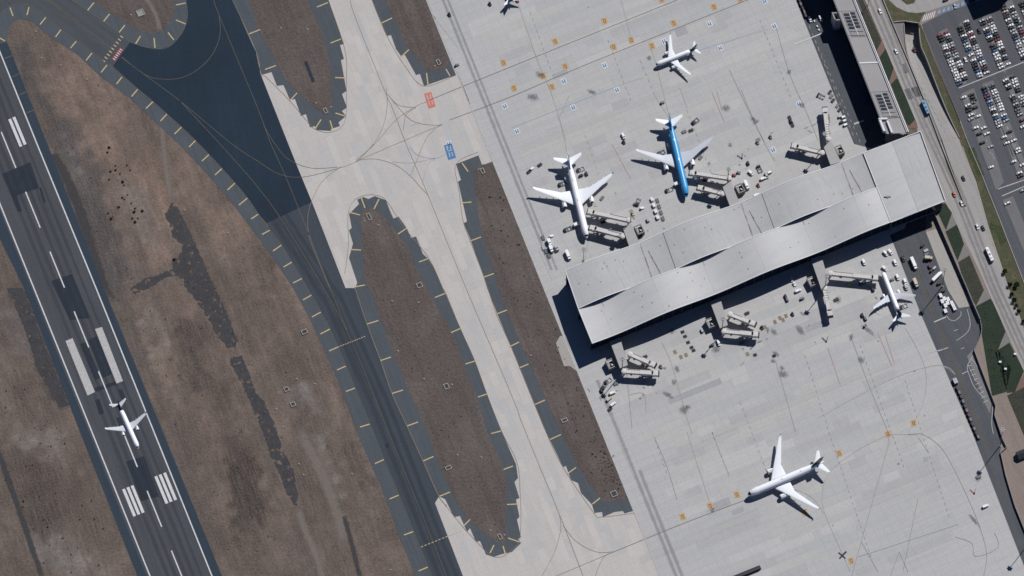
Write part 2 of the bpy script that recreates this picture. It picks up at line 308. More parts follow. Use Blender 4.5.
def build_ground():
    xs = np.concatenate([[-5200, -2600, -1300, -600, -250], np.arange(-60, 446, 2.0), np.arange(452, 1100, 12.0), [1300, 1700, 2600, 4000, 6200]])
    ys = np.concatenate([[-4600, -2400, -1200, -600, -250], np.arange(-50, 630, 2.0), [800, 1200, 1900, 3000, 4600]])
    X, Y = np.meshgrid(xs, ys); n = X.shape
    base = np.array([101, 89, 81.]); C = np.tile(base, (*n, 1))
    wx = X+(vnoise(X, Y, 9, 1)-.5)*14+(vnoise(X, Y, 4, 2)-.5)*8; wy = Y+(vnoise(X, Y, 9, 3)-.5)*14+(vnoise(X, Y, 4, 4)-.5)*8
    # zones of the soil: line in survey pixels, half width, softness, colour, strength
    Z = [(px('70,60 110,150 150,260 170,300'), 34, 20, (118, 99, 88), .9), (px('190,170 240,240 290,320'), 26, 18, (114, 97, 86), .85),
         (px('20,50 60,140 90,220 118,300'), 7, 7, (82, 80, 81), .9), (px('120,300 170,420 215,540'), 8, 9, (86, 80, 78), .7),
         (px('65,130 88,175 105,225 122,290'), 10, 7, (78, 77, 80), .75), (px('160,300 200,400 235,500'), 30, 20, (108, 93, 83), .7),
         (px('215,370 235,450'), 16, 14, (120, 101, 86), .6), (px('300,300 340,400 390,520'), 20, 14, (108, 94, 85), .7),
         (px('200,330 230,420 250,540'), 12, 12, (84, 75, 71), .6), (px('20,300 50,380 60,400'), 8, 6, (72, 70, 71), .9), (px('0,300 24,330'), 14, 12, (106, 96, 90), .7),
         (px('20,470 60,500 50,540'), 22, 16, (86, 77, 73), .6), (px('30,435 60,450'), 14, 8, (106, 100, 95), .7), (px('50,540 90,570'), 14, 14, (104, 98, 94), .7),
         (px('236,440 240,530'), 6, 9, (70, 62, 58), .7), (px('150,320 158,350'), 10, 8, (128, 116, 108), .6), (px('150,330 150,340'), 8, 6, (84, 72, 62), .5),
         (px('300,390 310,402'), 9, 8, (120, 115, 112), .8), (px('120,250 140,285 180,265'), 7, 6, (92, 86, 84), .7), (px('330,500 360,560'), 16, 12, (102, 88, 80), .6),
         (px('130,190 140,230'), 12, 12, (112, 104, 98), .6), (px('150,150 170,210'), 10, 8, (126, 102, 86), .6), (px('290,540 320,580'), 10, 8, (86, 83, 82), .6), (px('18,440 50,436'), 9, 7, (114, 107, 102), .8), (px('40,545 75,572'), 12, 10, (112, 106, 103), .9), (px('10,320 26,345'), 9, 9, (108, 101, 97), .8), (px('140,200 150,240'), 9, 10, (114, 105, 99), .7),
         (px('315,440 335,490'), 7, 6, (110, 104, 100), .8), (px('148,318 165,330'), 8, 7, (112, 104, 99), .7), (px('60,140 75,170'), 5, 4, (98, 95, 94), .9), (px('66,200 78,230'), 4, 4, (96, 94, 94), .8), (px('180,330 200,380'), 9, 10, (74, 67, 64), .8), (px('246,470 250,510'), 12, 10, (66, 58, 55), .9), (px('210,150 235,195'), 6, 6, (84, 78, 74), .7), (px('260,250 275,290'), 7, 6, (88, 80, 75), .7), (px('345,430 365,480'), 6, 6, (84, 76, 72), .7), (px('30,470 45,520'), 14, 10, (76, 68, 65), .8)]
    for line, hw, soft, col, st in Z:
        d = seg_dist(wx, wy, line); m = np.clip((hw+soft-d)/(2*soft), 0, 1); m = m*m*(3-2*m)*st*(0.75+0.5*vnoise(X, Y, 6, int(hw*7+soft)))
        m = np.clip(m, 0, 1)[..., None]; C = C*(1-m)+np.array(col)*m
    C = 91+(C-91)*2.1; lum = C.mean(-1, keepdims=True); C = lum+(C-lum)*.54
    st = vnoise(X*.93-Y*.37, (X*.37+Y*.93)*.12, 5, 11)
    C *= (0.78+0.32*vnoise(X, Y, 28, 9)+0.22*(vnoise(X, Y, 8, 12)-.5)+0.12*(vnoise(X, Y, 4, 10)-.5)+.20*(st-.5)+.05)[..., None]
    c = C/255; L = np.where(c <= .04045, c/12.92, ((c+.055)/1.055)**2.4)/EXPO
    k = S/DIST; cx = (X-512)*k; cy = (288-Y)*k; dz = cy*ST-CT
    far = dz > -0.05; dz = np.where(far, -0.05, dz); t = -CAM.z/dz
    V = np.stack([CAM.x+cx*t, CAM.y+(cy*CT+ST)*t, np.zeros(n)], -1).reshape(-1, 3)
    ny, nx = n; idx = np.arange(ny*nx).reshape(n)
    F = np.stack([idx[1:, :-1], idx[1:, 1:], idx[:-1, 1:], idx[:-1, :-1]], -1).reshape(-1, 4)
    fc = np.stack([X, Y], -1).reshape(-1, 2)[F].mean(1); F = F[~((fc[:, 0] > 890+np.maximum(0, fc[:, 1]-36)*.33) & (fc[:, 0] < 934+np.maximum(0, fc[:, 1])*.27) & (fc[:, 1] > -8) & (fc[:, 1] < 150))]   # the ramp is cut into the ground here
    me = bpy.data.meshes.new('ground'); me.vertices.add(len(V)); me.vertices.foreach_set('co', V.astype(np.float32).ravel())
    me.loops.add(F.size); me.loops.foreach_set('vertex_index', F.ravel().astype(np.int32))
    me.polygons.add(len(F)); me.polygons.foreach_set('loop_start', np.arange(0, F.size, 4, dtype=np.int32)); me.update(calc_edges=True)
    at = me.attributes.new('soil', 'FLOAT_COLOR', 'POINT'); at.data.foreach_set('color', np.concatenate([L.reshape(-1, 3), np.ones((len(V), 1))], 1).astype(np.float32).ravel())
    me.materials.append(MAT['dirt']); return struct(link(bpy.data.objects.new('ground', me)))
ground = build_ground()
def jpoly(name, p, z, mat, jit=1.0, step=2.2):
    q = []
    for k in range(len(p)):
        a, b = p[k], p[(k+1) % len(p)]; n = max(1, int(math.hypot(b[0]-a[0], b[1]-a[1])/step))
        for i in range(n): q.append((a[0]+(b[0]-a[0])*i/n+random.gauss(0, jit*.6), a[1]+(b[1]-a[1])*i/n+random.gauss(0, jit*.6)))
    return struct(poly(name, q, z, MAT[mat]))
jpoly('broken_asphalt_strip', pts(0, 144, 4, '690,230 720,270 760,350 800,440 830,510 860,576 890,636 950,786 940,816 910,816 870,766 830,696 790,636 745,576 730,540 700,525 640,545 600,576 540,600 520,580 580,540 640,520 690,500 690,470 720,440 730,400 690,370 680,330 660,280'), .050, 'oldtar')
jpoly('broken_asphalt_strip', pts(0, 288, 4, '920,280 970,270 1024,420 1054,450 1104,560 1134,656 1174,726 1189,806 1189,866 1174,866 1144,816 1114,736 1084,676 1060,600 1024,510 1000,450 960,370 920,300'), .051, 'oldtar', .8)
jpoly('broken_asphalt_strip', pts(0, 288, 4, '30,0 95,0 170,200 250,400 275,470 240,480 150,330 100,170 60,70'), .052, 'oldtar', .8)
for nme, line, wd, m in [('dirt_track', px('160,110 163,140 166,170 172,205'), 6, 'track_soft'), ('dirt_track', px('297,506 305,530 316,556 326,590'), 8, 'track_soft'), ('dirt_track', px('296,425 320,470 336,510 345,545'), 13, 'track_soft'),
        ('dirt_track', px('344,515 352,545 360,578'), 4.5, 'oldtar_soft'), ('broken_asphalt_strip', px('-4,446 12,490 26,530 44,582'), 5.5, 'oldtar_soft'), ('dirt_track', px('50,150 72,190 92,250 108,300'), 10, 'oldtar_soft'), ('dirt_track', px('142,-8 151,6 157,18 160,32'), 5, 'greytrack')]:
    struct(ribbon(nme, spline(line, 5), wd, .054+.002*len(line)+random.uniform(0, .01), MAT['track_soft' if m == 'greytrack' else m], None, True)).location.z = .1 if m == 'greytrack' else 0

# ------------------------------------------------------------------ runway
runway = struct(poly('runway', px('-58,-60 -45,-60 245,660 180,660 -60,60'), .12, MAT['runway']))
# the paved shoulders beside it
LE = [(-61, 54), (0, 204), (150, 576), (184, 660)]; RE = [(-46, -60), (-21, 0), (37, 144), (96, 288), (154, 432), (212, 576), (246, 660)]
struct(poly('runway_shoulder', px('-30,-60 7,42 47.5,144 104,288 163,432 222,576 256,660 246,660 212,576 154,432 96,288 37,144 -21,0 -46,-60'), .08, MAT['shoulder_dark']))
struct(poly('runway_shoulder', px('-75,54 0,239 24,288 80,432 137.5,576 172,660 184,660 150,576 0,204 -61,54'), .08, MAT['shoulder_dark']))
ribbon('edge_line', LE, 1.0, .20, MAT['wpaint'], runway); ribbon('edge_line', RE, 1.0, .20, MAT['wpaint'], runway)
for i in range(-2, 8):
    y0 = 132+59.8*i; x0 = 1.3+24.3*i
    bar('centreline_stripe', (x0, y0), (x0+14.6, y0+36), .95, .20, MAT['wpaint'], runway)
for q in ('65.5,341 72.5,338 95,392 87.5,395.5', '95,329 102,327 123,381 116.5,383.5'): poly('aiming_point_bar', px(q), .20, MAT['wpaint_old'], runway)
for t in ((488, 228), (505, 221), (522, 214), (617, 177), (634, 170), (652, 163)):
    a = (t[0]/4+1.5, 432+t[1]/4); bar('touchdown_bar', a, (a[0]+11.2, a[1]+27.2), 2.3, .20, MAT['wpaint'], runway)
for a in ((9.6, 119), (13.8, 117)): bar('touchdown_bar', a, (a[0]+11.4, a[1]+27.5), 2.4, .20, MAT['wpaint'], runway)
for q in ('2,174 30.5,162 39,188 12,197', '51,281 72,274 90,318 70,320', '126,461.5 144,456 159,496.5 141,501', '95,400 99.5,399 104,413 99.5,415', '118,390 122,389 127,401 123,402', '116,418 120,417 124,426 120,427', '80,344 86,342 101,378 95,380', '88,340 97,336 112,374 103,378',
          '12,197 17,195 22,211 18,212', '39,188 41,187 46,202 44,203', '94,388 117,381 118,384 96,392'): poly('asphalt_patch', px(q), .16, MAT['patchtar'], runway)
for a, b in (((4.5, 58.5), (12, 55.5)), ((12, 77), (20, 73.5)), ((19, 95), (27, 91.5)), ((26.5, 113), (35, 109.5))): bar('shoulder_stripe', a, b, .6, .20, MAT['ydark'], runway)
for x_ in (-14, -6, 4, 12, 20): ribbon('tyre_mark', [(1.3+x_+.4065*(y_-132), y_) for y_ in (-20, 100, 250, 400, 520, 620)], 4.2 if x_ < 15 else 3, .18, MAT['rubber'], runway, True)

# ------------------------------------------------------------------ asphalt taxiway on the left, with its shoulders
LINE_L = px('110,64 122,75 138,89 153,101.5 167,114 181.5,127 195.5,140.5 209,154.5 222,168.5 235,183 247.5,198 258.5,214 270,230 281.5,245 292,262 302,278.5 311.5,295 321,312 330,329 338,347 346,366 355,388 370,424 384,459.5 399,495 413.5,531.5 428,567 440,597 466,660')
OUT_L = px('-30,100 -60,40 -10,25 0,14 10,6 22,4 35,9 60,29 104,61')
taxi = struct(poly('taxiway', [p for p in LINE_L if p[1] > 222] + px('498,660 463,576 435,503 439,496.5 423,461 407,426 392,393.5 380.5,360.5 367,324 355,288 345.5,288 312,202 267,223'), .12, MAT['taxi']))
struct(poly('taxiway_new_asphalt', px('113,66 130,42 145,47 160,49 170,46 179,37 185,27 187.5,15 186,0 182,-60 206,-60 232.5,0 256,52 261,75 288,144 312,202 267,223') + [p for p in reversed(LINE_L) if p[1] < 222], .12, MAT['newtar']))
told = struct(poly('taxiway_link', px('-60,-60 -12,-60 14,-40 87.5,10.5 103.5,21.5 119,32.5 130,42 113,66 104,61 60,29 35,9 22,4 10,6 0,14 -10,25 -60,90'), .12, MAT['taxi_old']))
DIRT_L = px('7,42 8,30 14,21 22,18 33,22 45,33 78,55 100,76 130,98 152,119 179,144 200,166 228,198 256,234 276,262 293,288 308,315 321,343 338,380 357,432 381,487 403,544 415,576 448,660')
struct(poly('taxiway_shoulder', DIRT_L + LINE_L[::-1] + px('104,61 60,29 35,9 22,4 10,6 0,14 -10,25 -30,50'), .10, MAT['shoulder']))
struct(poly('taxiway_shoulder', px('14,-40 87.5,10.5 103.5,21.5 119,32.5 130,42 145,47 160,49 170,46 179,37 185,27 187.5,15 186,0 182,-60 -12,-60'), .10, MAT['shoulder']))
struct(poly('soil_island', px('50,-60 92,0 117,17 140,31 152,34 160,32 168,26 172,20 175,8 175,0 172,-60'), .14, MAT['dirt_island']))
def lines(parent, mat, width, items, z=.2, name='taxi_line'):
    for it in items: ribbon(name, spline(it, 6) if len(it) > 2 else it, width, z, MAT[mat], parent)
lines(told, 'ydark', .38, [px('47.5,0 78,23 110,47.5 '), px('-8,22 0,14 10,6 22,4 35,9 60,29 104,61'), px('20,-36 50,-15 87.5,10.5 119,32.5 130,42'), px('50,0 80,22')])
lines(taxi, 'ydark', .36, [px('130,42 145,47 160,49 170,46 179,37 185,27 187.5,15 186,0'), px('214,0 219,15 256,104 271,144 285,175 308,232 330,288 347,330'), px('219,15 220,35 212,55 197,70 180,78 160,79 144,74 122,57'),
    px('121,57 145,75 180,101 232,144 256,160'), px('180,101 220,144 256,185 281,219 323.5,288 352,342 388.5,432 441,562 470,640'), px('256,160 279,174 303,177 336,169'), px('264,126 275,144 288,159 311,168 338,167'),
    [p for p in LINE_L]])
lines(taxi, 'yline', .45, [px('355,288 367,324 380.5,360.5 392,393.5 407,426 423,461 439,496.5 447,506')])
TICKS_L = '46,17 40,24.5 61,29.5 55.5,37 76.5,41 70.5,48 92,53 86,60.5 107,65 101,72.5 122,77 116.5,84 138,89 131.5,96.5 153,101.5 146,108.5 167,114 160.5,121 181.5,127 174.5,134 195.5,140.5 189,147 209,154.5 202,161 222,168.5 215,175 235,183 227.5,190 247.5,198 239,205 258.5,214 251,219 270,230 262,234.5 281.5,245 273,251 292,262 283.5,267 302,278.5 293,283 311.5,295 303,300 321,312 312,317 330,329 320.5,334 338,347 329,351 346,366 337,370 355,388 346,391.5 370,424 360,427 384,459.5 375,463.5 399,495 389.5,499 413.5,531.5 404,535 428,567 418.5,571 10,7.5 13,16 29,7 27,15 -2,37 5,41'
TICKS_U = '94,2.5 87.5,10.5 109.5,14 103.5,21.5 125,25 119,32.5 140.5,36 135.5,44 154,38 155,48 168,32.5 174,40 176,20 185.5,24 176,5 185.5,3'
def ticks(txt, parent, wd=.9, m='ypaint'):
    p = px(txt)
    for i in range(0, len(p), 2): bar('shoulder_stripe', p[i], p[i+1], wd, .2, MAT[m], parent)
ticks(TICKS_L, taxi); ticks(TICKS_U, taxi)
# hold line and its red sign painted on the asphalt
for i in range(9):
    t = i/8; x_, y_ = 104+18*t, 61-24*t
    bar('hold_line_dash', (x_-1.6, y_-1.2), (x_+1.0, y_+.8), .8, .2, MAT['ypaint'], told)
poly('runway_sign_panel', px('111,59 119.5,47 124,49.5 116,61'), .18, MAT['signred'], told)
for i in range(6):
    t = (i+.5)/6; x_, y_ = 113.5+8.2*t, 60-11.5*t
    bar('sign_character', (x_-1.2, y_-.7), (x_+1.2, y_+.9), .75, .22, MAT['wpaint'], told)
for a, b in ((px('338,347')[0], px('366,336')[0]), (px('421,547')[0], px('463,530')[0])):
    for i in range(12):
        t = i/12; q = (a[0]+(b[0]-a[0])*t, a[1]+(b[1]-a[1])*t); r = (q[0]+(b[0]-a[0])*.05, q[1]+(b[1]-a[1])*.05)
        bar('hold_line_dash', q, r, .6, .22, MAT['ypaint'], taxi)
for off, wd in ((-5, 4), (3, 4), (12, 3)): ribbon('tyre_mark', [(265+off, 200), (330+off, 300), (375+off, 400), (430+off, 540), (450+off, 590)], wd*1.6, .16, MAT['rubber'], taxi, True)
poly('asphalt_patch', px('385,444 388,443 389,447 386,448'), .16, MAT['patchtar'], taxi)

# ------------------------------------------------------------------ concrete taxiways and apron
EDGE = lambda y: 427+206*y/511.0           # the apron's left edge
beige = struct(poly('concrete_taxiway', px('236,-60 232,0 261,75 345.5,288 435,503 463,576 490,645') + [(EDGE(645), 645), (EDGE(-60), -60)], .06, MAT['beige']))
apron = struct(poly('apron', [(EDGE(-60), -60), (EDGE(645), 645)] + px('1056,645 1020.5,557 972,432 920,312 890,235 905,228 930,150 878,150 854,144 805.5,24 772,-60'), .06, MAT['apron']))
ISL = {}
ISL['A'] = px('206,-60 232.5,0 256,51 261.5,75 271.5,72 277,86 283.5,85 290,100 295,99 301,116 306,114 310,127.5 315,126 316,130 331,131 331,129 340,126 338.5,122.5 346,116 342,111 347,107.5 342,94 346.5,91 341,60 344,59 340,45 344,44 328.5,0 304,-60')
ISL['B'] = px('348,-60 372,0 387,36 391,35 396,49 401,56 405,55 416,75 420,74 424,86 456,75 426,0 402,-60')
ISL['C'] = pts(256, 144, 4, '800,80 890,45 905,85 945,70') + [(EDGE(161), 161), (EDGE(511), 511)] + px('624.5,513.5 623,511 614.5,512 603,517 602,512 594.5,513 592,504.5 581,493 578,483 571,480 566,466 563,467 546,432 512,349 500,320.5 487,288 483.5,276.5 470,238 463.5,223 467,221.5 458,181.5 461,180')
ISL['D'] = pts(256, 144, 4, '405,555 372,455 388,398 372,345 383,335 372,280 412,240 405,222 430,212 450,220 475,208 520,225 535,265 550,298 570,290 605,340 620,375 640,370 668,440 690,460 720,510 745,570') + px('446,293 460.5,328.5 475,361 487,394 502,432 512,455 516,464 518,478 514.5,482 519.5,498 516,499.5 519.5,517 517,519.5 521,537 518,539 521,543 512,552 502,554 493.5,557 486,554.5 480,541 476,542 470,528 467,532 460,516 454,517 445,499 439,496.5 423,461 407,426 392,393.5 380.5,360.5 367,324 355,288')
for k in 'ABCD': struct(poly('taxiway_shoulder', ISL[k], .10, MAT['shoulder']))
DI = [px('226,-60 250,0 256,25 271,52 286,80 308,102 323,114 332,107 331,75 327,50 321,30 307,0 286,-60'), px('362,-60 386,0 403.5,40 416,57.5 428.5,71 441,70 450,62.5 426,0 402,-60'),
      px('473.5,171.5 480,165 491,163') + [(EDGE(165), 165), (EDGE(497), 497)] + px('622,499.5 604.5,502 589.5,484.5 574.5,459.5 561,432 544.5,395.5 527,358 512,323 498.5,288 488.5,254 478.5,219 476,194'),
      px('366,208 371,208 381,214 396,231 411,254 421,279 428,288 435,303 453.5,335 471,383 482,413 487,432 502,464 507,489 505,507 506,539 501,544 486,534 471,522 456,502 441,469 428,432 416,408 398,365 378,313 370,288 366,288 362,244 361,216')]
for d in DI: struct(poly('soil_island', d, .14, MAT['dirt_island']))
ticks('249,34 260,29.5 265,69.5 276,65.5 290,100.5 297,93 315,129 321,119.5 333,130.5 330,120.5 345,116 335.5,113 345.5,78 335,77.5 341,39 330.5,43 328,2.5 317,7 392,18 381.5,23 409,49.5 401,57 428,84.5 426.5,73 450,76 446,69 '
      '462,163 468,171.5 460.5,203 471.5,202 470,241 481,237 484,277 494,273.5 496.5,314 507,310 509,347 519,342 519,368 528.5,364 535,404.5 545,400 550,439.5 561,434.5 567,474 576,467.5 592.5,504 600,498 '
      '367,324 378.5,320.5 380.5,360.5 391,357 392,393.5 403,390 407,426 418,422 423,461 433.5,456.5 439,496.5 450,492 463,526.5 470,519.5 490,553 494,545 506,556 503,546 519.5,542 508,538 518,504 507,504.5 513,466 503.5,469.5 501,431 491,433.5 446,293 435,297.5 460.5,328.5 451,332.5 475,361 465.5,364 487,394 478,397 348.5,212 360,215 361,197 365,208 379,199 374,209 407,228 398,234 428.5,258.5 419,262 350.5,249.5 361,250 354,287 365,285', beige)
lines(beige, 'yline', .34, [px('232.5,0 256,51 261,75 266,77 290,101 306,120 315,129 328.5,132.5 341,127.5 346,115 346.5,82.5 345,50 328.5,0'), px('372,0 387,36 405,66 424,86 456,75'),
    px('350,0 356,19 386,94 392,107 407,146 421,178 426,190 466,288 512,396 524,428 559.5,514.5 566,531 585,581'), pts(256, 0, 4, '520,350 525,420 510,500 470,576 400,650'), pts(256, 0, 4, '525,375 570,420 640,430'),
    pts(256, 0, 4, '540,395 620,480 700,500 745,498'), pts(256, 0, 4, '590,520 600,460 640,430'), pts(256, 0, 4, '400,640 475,576 560,480 640,425 690,405'), pts(256, 0, 4, '400,645 560,576 745,497'), pts(256, 0, 4, '620,700 670,576 700,530 745,497'),
    pts(256, 144, 4, '320,100 400,70 470,0'), pts(256, 144, 4, '340,90 265,150 215,250 208,340 230,420 295,576'), pts(256, 144, 4, '405,65 480,60 560,85 620,130 660,175 690,205'),
    pts(256, 144, 4, '355,520 370,400 368,290 385,235 420,210 470,203 520,225 590,330 690,455 745,570'), px('442,286 460.5,328.5 475,361 487,394 502,432 517,462 520,490 521,520 519,541 510,552 500,557 490,555 480,545 463,527 439,497'),
    px('478,152 456,164 459,190 463,220 470,240 484,277 496.5,314 512,349 546,432 563,467 594,513 601,517 634,513'),
    pts(512, 432, 4, '190,330 195,390 170,480 120,576 80,640'), pts(512, 432, 4, '205,375 260,440 340,480 410,478'), pts(512, 432, 4, '320,620 360,510 410,478'), pts(512, 432, 4, '120,600 410,478')])
lines(beige, 'bfaint', .5, [pts(256, 144, 4, '545,70 620,75 715,57'), pts(256, 144, 4, '715,57 690,80 672,130 668,160'), pts(256, 144, 4, '615,10 650,45 715,57 760,40')])
def panel(cx, cy, hw, hh, mat, parent, marks=None, rot=-22, name='painted_panel', z=.2):
    r = math.radians(rot); ca, sa = math.cos(r), math.sin(r)
    q = lambda u, v: (cx+u*ca-v*sa, cy+u*sa+v*ca)
    o = poly(name, [q(-hw, -hh), q(hw, -hh), q(hw, hh), q(-hw, hh)], z, MAT[mat], parent)
    for (u, v, du, dv) in (marks or []):
        poly('painted_figure', [q(u-du, v-dv), q(u+du, v-dv), q(u+du, v+dv), q(u-du, v+dv)], z+.03, MAT[marks_mat], parent)
    return o
marks_mat = 'wpaint_old'
panel(430, 100, 3.6, 7.6, 'redp', beige, [(-1.8, -4, .5, 2), (1.6, -4, .5, 2), (0, -1.6, 2.2, .4), (-1.6, 2.5, .5, 2.3), (1.5, 3, .5, 2)], -17)
panel(450, 151.5, 4.0, 7.6, 'bline', beige, [(-1.8, -4, .5, 2), (1.6, -3.6, .5, 2.4), (0, -1, 2.2, .4), (-1.4, 3, .5, 2.3), (1.5, 3, .5, 2)], -17)
marks_mat = 'odark'
OB = pts(512, 0, 4, '173,165 370,83 213,265 125,302 160,347 8,352 407,187 477,160 560,183 647,92 808,27 912,-5 597,-2') + pts(256, 0, 4, '990,250') + pts(512, 432, 4, '683,338 793,295 900,250') + pts(768, 432, 4, '480,8 285,85 147,322 333,515') + [(913.5, 423)]
for c in OB: panel(c[0], c[1], 2.7, 3.2, 'oline', apron, [(-.9, -.4, .3, 1.5), (.9, .3, .3, 1.6), (0, 1.7, 1.2, .3), (0, -1.6, 1.0, .3)], random.choice((-18, -14, -22)), 'stand_number_panel')
marks_mat = 'bline'
BB = pts(512, 0, 4, '20,525 207,325 245,430 420,360 370,262 608,165 790,95 833,192 1010,5') + pts(256, 0, 4, '995,425 772,575') + pts(768, 0, 4, '25,105') + [(773, 150), (799, 104)]
for c in BB: panel(c[0], c[1], 2.7, 3.0, 'wpaint', apron, [(-1.1, 0, .5, 2.0), (1.1, 0, .5, 2.0), (0, .8, 1.0, .3)], -24, 'stand_number_panel')
marks_mat = 'blackp'
# apron lines
lines(apron, 'brownline', .5, [pts(512, 0, 4, '-330,400 0,265 660,0'), pts(512, 0, 4, '-250,480 0,385 280,265 940,0 1100,-64'), pts(512, 432, 4, '410,478 700,360 950,266'), ], name='apron_line')
lines(apron, 'yfaint', .34, [pts(512, 0, 4, '20,0 40,60 105,250 125,300 160,380 215,560'), pts(512, 0, 4, '437,0 475,150'), pts(512, 0, 4, '555,190 575,250 600,350 630,470'), pts(512, 0, 4, '670,350 700,430'), pts(768, 288, 4, '550,160 600,250 630,330 630,420 600,510 560,580'),
    pts(768, 288, 4, '540,345 620,320 690,310 740,340'), pts(768, 288, 4, '200,520 420,400 540,345'), pts(768, 432, 4, '100,225 180,265 225,330'), pts(768, 432, 4, '480,10 380,60 290,120 240,170 218,240 225,320 290,470 330,560'), pts(768, 432, 4, '480,10 600,10 '), pts(512, 432, 4, '700,0 790,280'), pts(512, 432, 4, '800,0 870,180'),
    pts(512, 288, 4, '600,220 640,310 700,520 720,580'), px('590,232 585,260'), px('560,120 567,152'), px('655,96 669,118')], name='apron_line')
lines(apron, 'jline', .34, [pts(768, 288, 4, '330,190 400,380 480,576'), pts(768, 288, 4, '30,290 70,430 110,576'), pts(768, 432, 4, '480,0 485,40'), pts(768, 432, 4, '485,40 335,576'), pts(768, 432, 4, '600,265 540,560'), pts(768, 432, 4, '360,500 760,370'), pts(768, 432, 4, '525,480 490,576'), pts(768, 432, 4, '525,480 560,560'),
    pts(768, 432, 4, '750,420 815,445 830,497 920,462 905,400'), pts(768, 432, 4, '600,20 640,80'), pts(768, 432, 4, '375,440 440,560'), pts(768, 432, 4, '560,10 620,10 690,60 740,140 820,310 860,420 875,500 860,590'), pts(512, 0, 4, '870,280 960,470 1010,570'), pts(768, 0, 4, '30,100 85,290 150,440 200,560'), pts(720, 90, 8, '170,0 270,240 370,450 440,570'), pts(512, 0, 4, '230,380 185,480'),
    pts(512, 288, 4, '450,250 480,560'), pts(512, 432, 4, '570,20 620,140 660,270')], name='joint_line')
lines(apron, 'rline', .6, [pts(768, 288, 4, '240,240 290,390'), pts(768, 288, 4, '440,180 495,310'), pts(768, 288, 4, '470,190 505,300'), pts(512, 0, 4, '800,370 850,490'), pts(512, 144, 4, '400,0 475,140'), pts(512, 0, 4, '820,365 840,440'), pts(590, 370, 8, '310,200 430,190 450,340')], name='stand_line')
lines(apron, 'bfaint', .6, [pts(512, 0, 4, '0,510 420,345 530,310'), pts(512, 0, 4, '700,215 1024,115')], name='apron_line')
lines(apron, 'wpaint_old', .6, [pts(512, 144, 4, '0,118 110,80'), pts(768, 0, 4, '105,180 215,132'), pts(768, 288, 4, '640,260 720,240'), px('432,14 458,47'), pts(512, 432, 4, '415,0 490,180'), pts(768, 288, 4, '440,45 420,85 450,110 '), pts(768, 288, 4, '345,95 375,140'), px('452,57 470,104'), pts(512, 144, 4, '110,430 160,540')], name='apron_line')
for a_, b_ in (((805, 355), (829, 432)), ((829, 432), (872, 560)), ((712, 432), (730, 477)), ((687, 110), (712, 175)), ((585, 135), (600, 178)), ((740, 402), (770, 480)), ((655, 440), (668, 476)), ((608, 40), (632, 104)), ((530, 12), (552, 72)), ((640, 60), (656, 98)), ((760, 20), (792, 100)), ((860, 345), (905, 470)), ((905, 380), (950, 520))):
    n_ = int(math.hypot(b_[0]-a_[0], b_[1]-a_[1])/6)
    for i in range(n_): bar('dashed_line', (a_[0]+(b_[0]-a_[0])*i/n_, a_[1]+(b_[1]-a_[1])*i/n_), (a_[0]+(b_[0]-a_[0])*(i+.5)/n_, a_[1]+(b_[1]-a_[1])*(i+.5)/n_), .35, .2, MAT['jline'], apron)
for a_, b_, w_ in (((640, 560), (760, 512), 9), ((780, 540), (960, 468), 7), ((700, 440), (900, 360), 6), ((560, 40), (760, -40), 6), ((520, 150), (700, 78), 8), ((640, 470), (740, 430), 6)):
    ribbon('worn_streak', [(a_[0]+(b_[0]-a_[0])*t, a_[1]+(b_[1]-a_[1])*t) for t in (0, .33, .66, 1)], w_, .13, MAT['wear'], apron, True)
# service strip along the apron's left edge
ribbon('edge_strip', [(EDGE(-50)+.8, -50), (EDGE(640)+.8, 640)], 1.0, .2, MAT['wpaint_old'], apron)
for off, wd in ((16, 3.4), (21, 2.8)): ribbon('tyre_mark', [(EDGE(y)+off, y) for y in (-40, 100, 250, 270)] if off != 8 else [(EDGE(y)+off, y) for y in (-40, 300, 600)], wd, .14, MAT['rubber_soft'], apron, True)
ribbon('tyre_mark', [(EDGE(y)+17, y) for y in (380, 500, 600)], 4, .14, MAT['rubber_soft'], apron, True); ribbon('tyre_mark', [(EDGE(y)+23, y) for y in (470, 540, 600)], 4, .14, MAT['rubber_soft'], apron, True)
# slabs whose tone differs from their neighbours
def frame_pt(o, u, v): return (o[0]+B_DIR[0]*u+A_DIR[0]*v, o[1]+B_DIR[1]*u+A_DIR[1]*v)
APOLY = [(EDGE(-30)+26, -30), (EDGE(600)+26, 600)] + px('1010,600 968,432 916,312 886,245 600,360 560,270 880,145 850,144 800,24 780,-30')
def slabs(n, o, upitch, vpitch, region, holes, mats, parent, long_u, z, ur, vr, lens):
    made = 0; used = set(); tries = 0
    while made < n and tries < 6000:
        tries += 1
        lane = random.randint(*vr) if long_u else random.randint(*ur); s0 = random.randint(*(ur if long_u else vr)); ln = random.choice(lens)
        cells = [(lane, s0+i) for i in range(ln)]
        if any(c in used for c in cells): continue
        if long_u: u0, u1, v0, v1 = s0*upitch, (s0+ln)*upitch, lane*vpitch, (lane+1)*vpitch
        else: u0, u1, v0, v1 = lane*upitch, (lane+1)*upitch, s0*vpitch, (s0+ln)*vpitch
        g = .10
        q = [frame_pt(o, u, v) for u, v in ((u0+g, v0+g), (u1-g, v0+g), (u1-g, v1-g), (u0+g, v1-g))]
        if not all(inside(x, y, region) for x, y in q): continue
        if any(inside(x, y, h) for x, y in q for h in holes): continue
        mid = ((q[0][0]+q[2][0])/2, (q[0][1]+q[2][1])/2)
        if any(inside(mid[0], mid[1], h) for h in holes): continue
        used.update(cells); poly('concrete_slab', q, z, MAT[random.choice(mats)], parent); made += 1
slabs(230, (430, 0), 8.6, 8.6, APOLY, [], ['slab0', 'slab1', 'slab2', 'slab4', 'slab5'], apron, True, .085, (0, 60), (-22, 80), (2, 4, 6, 8, 10, 13, 16))
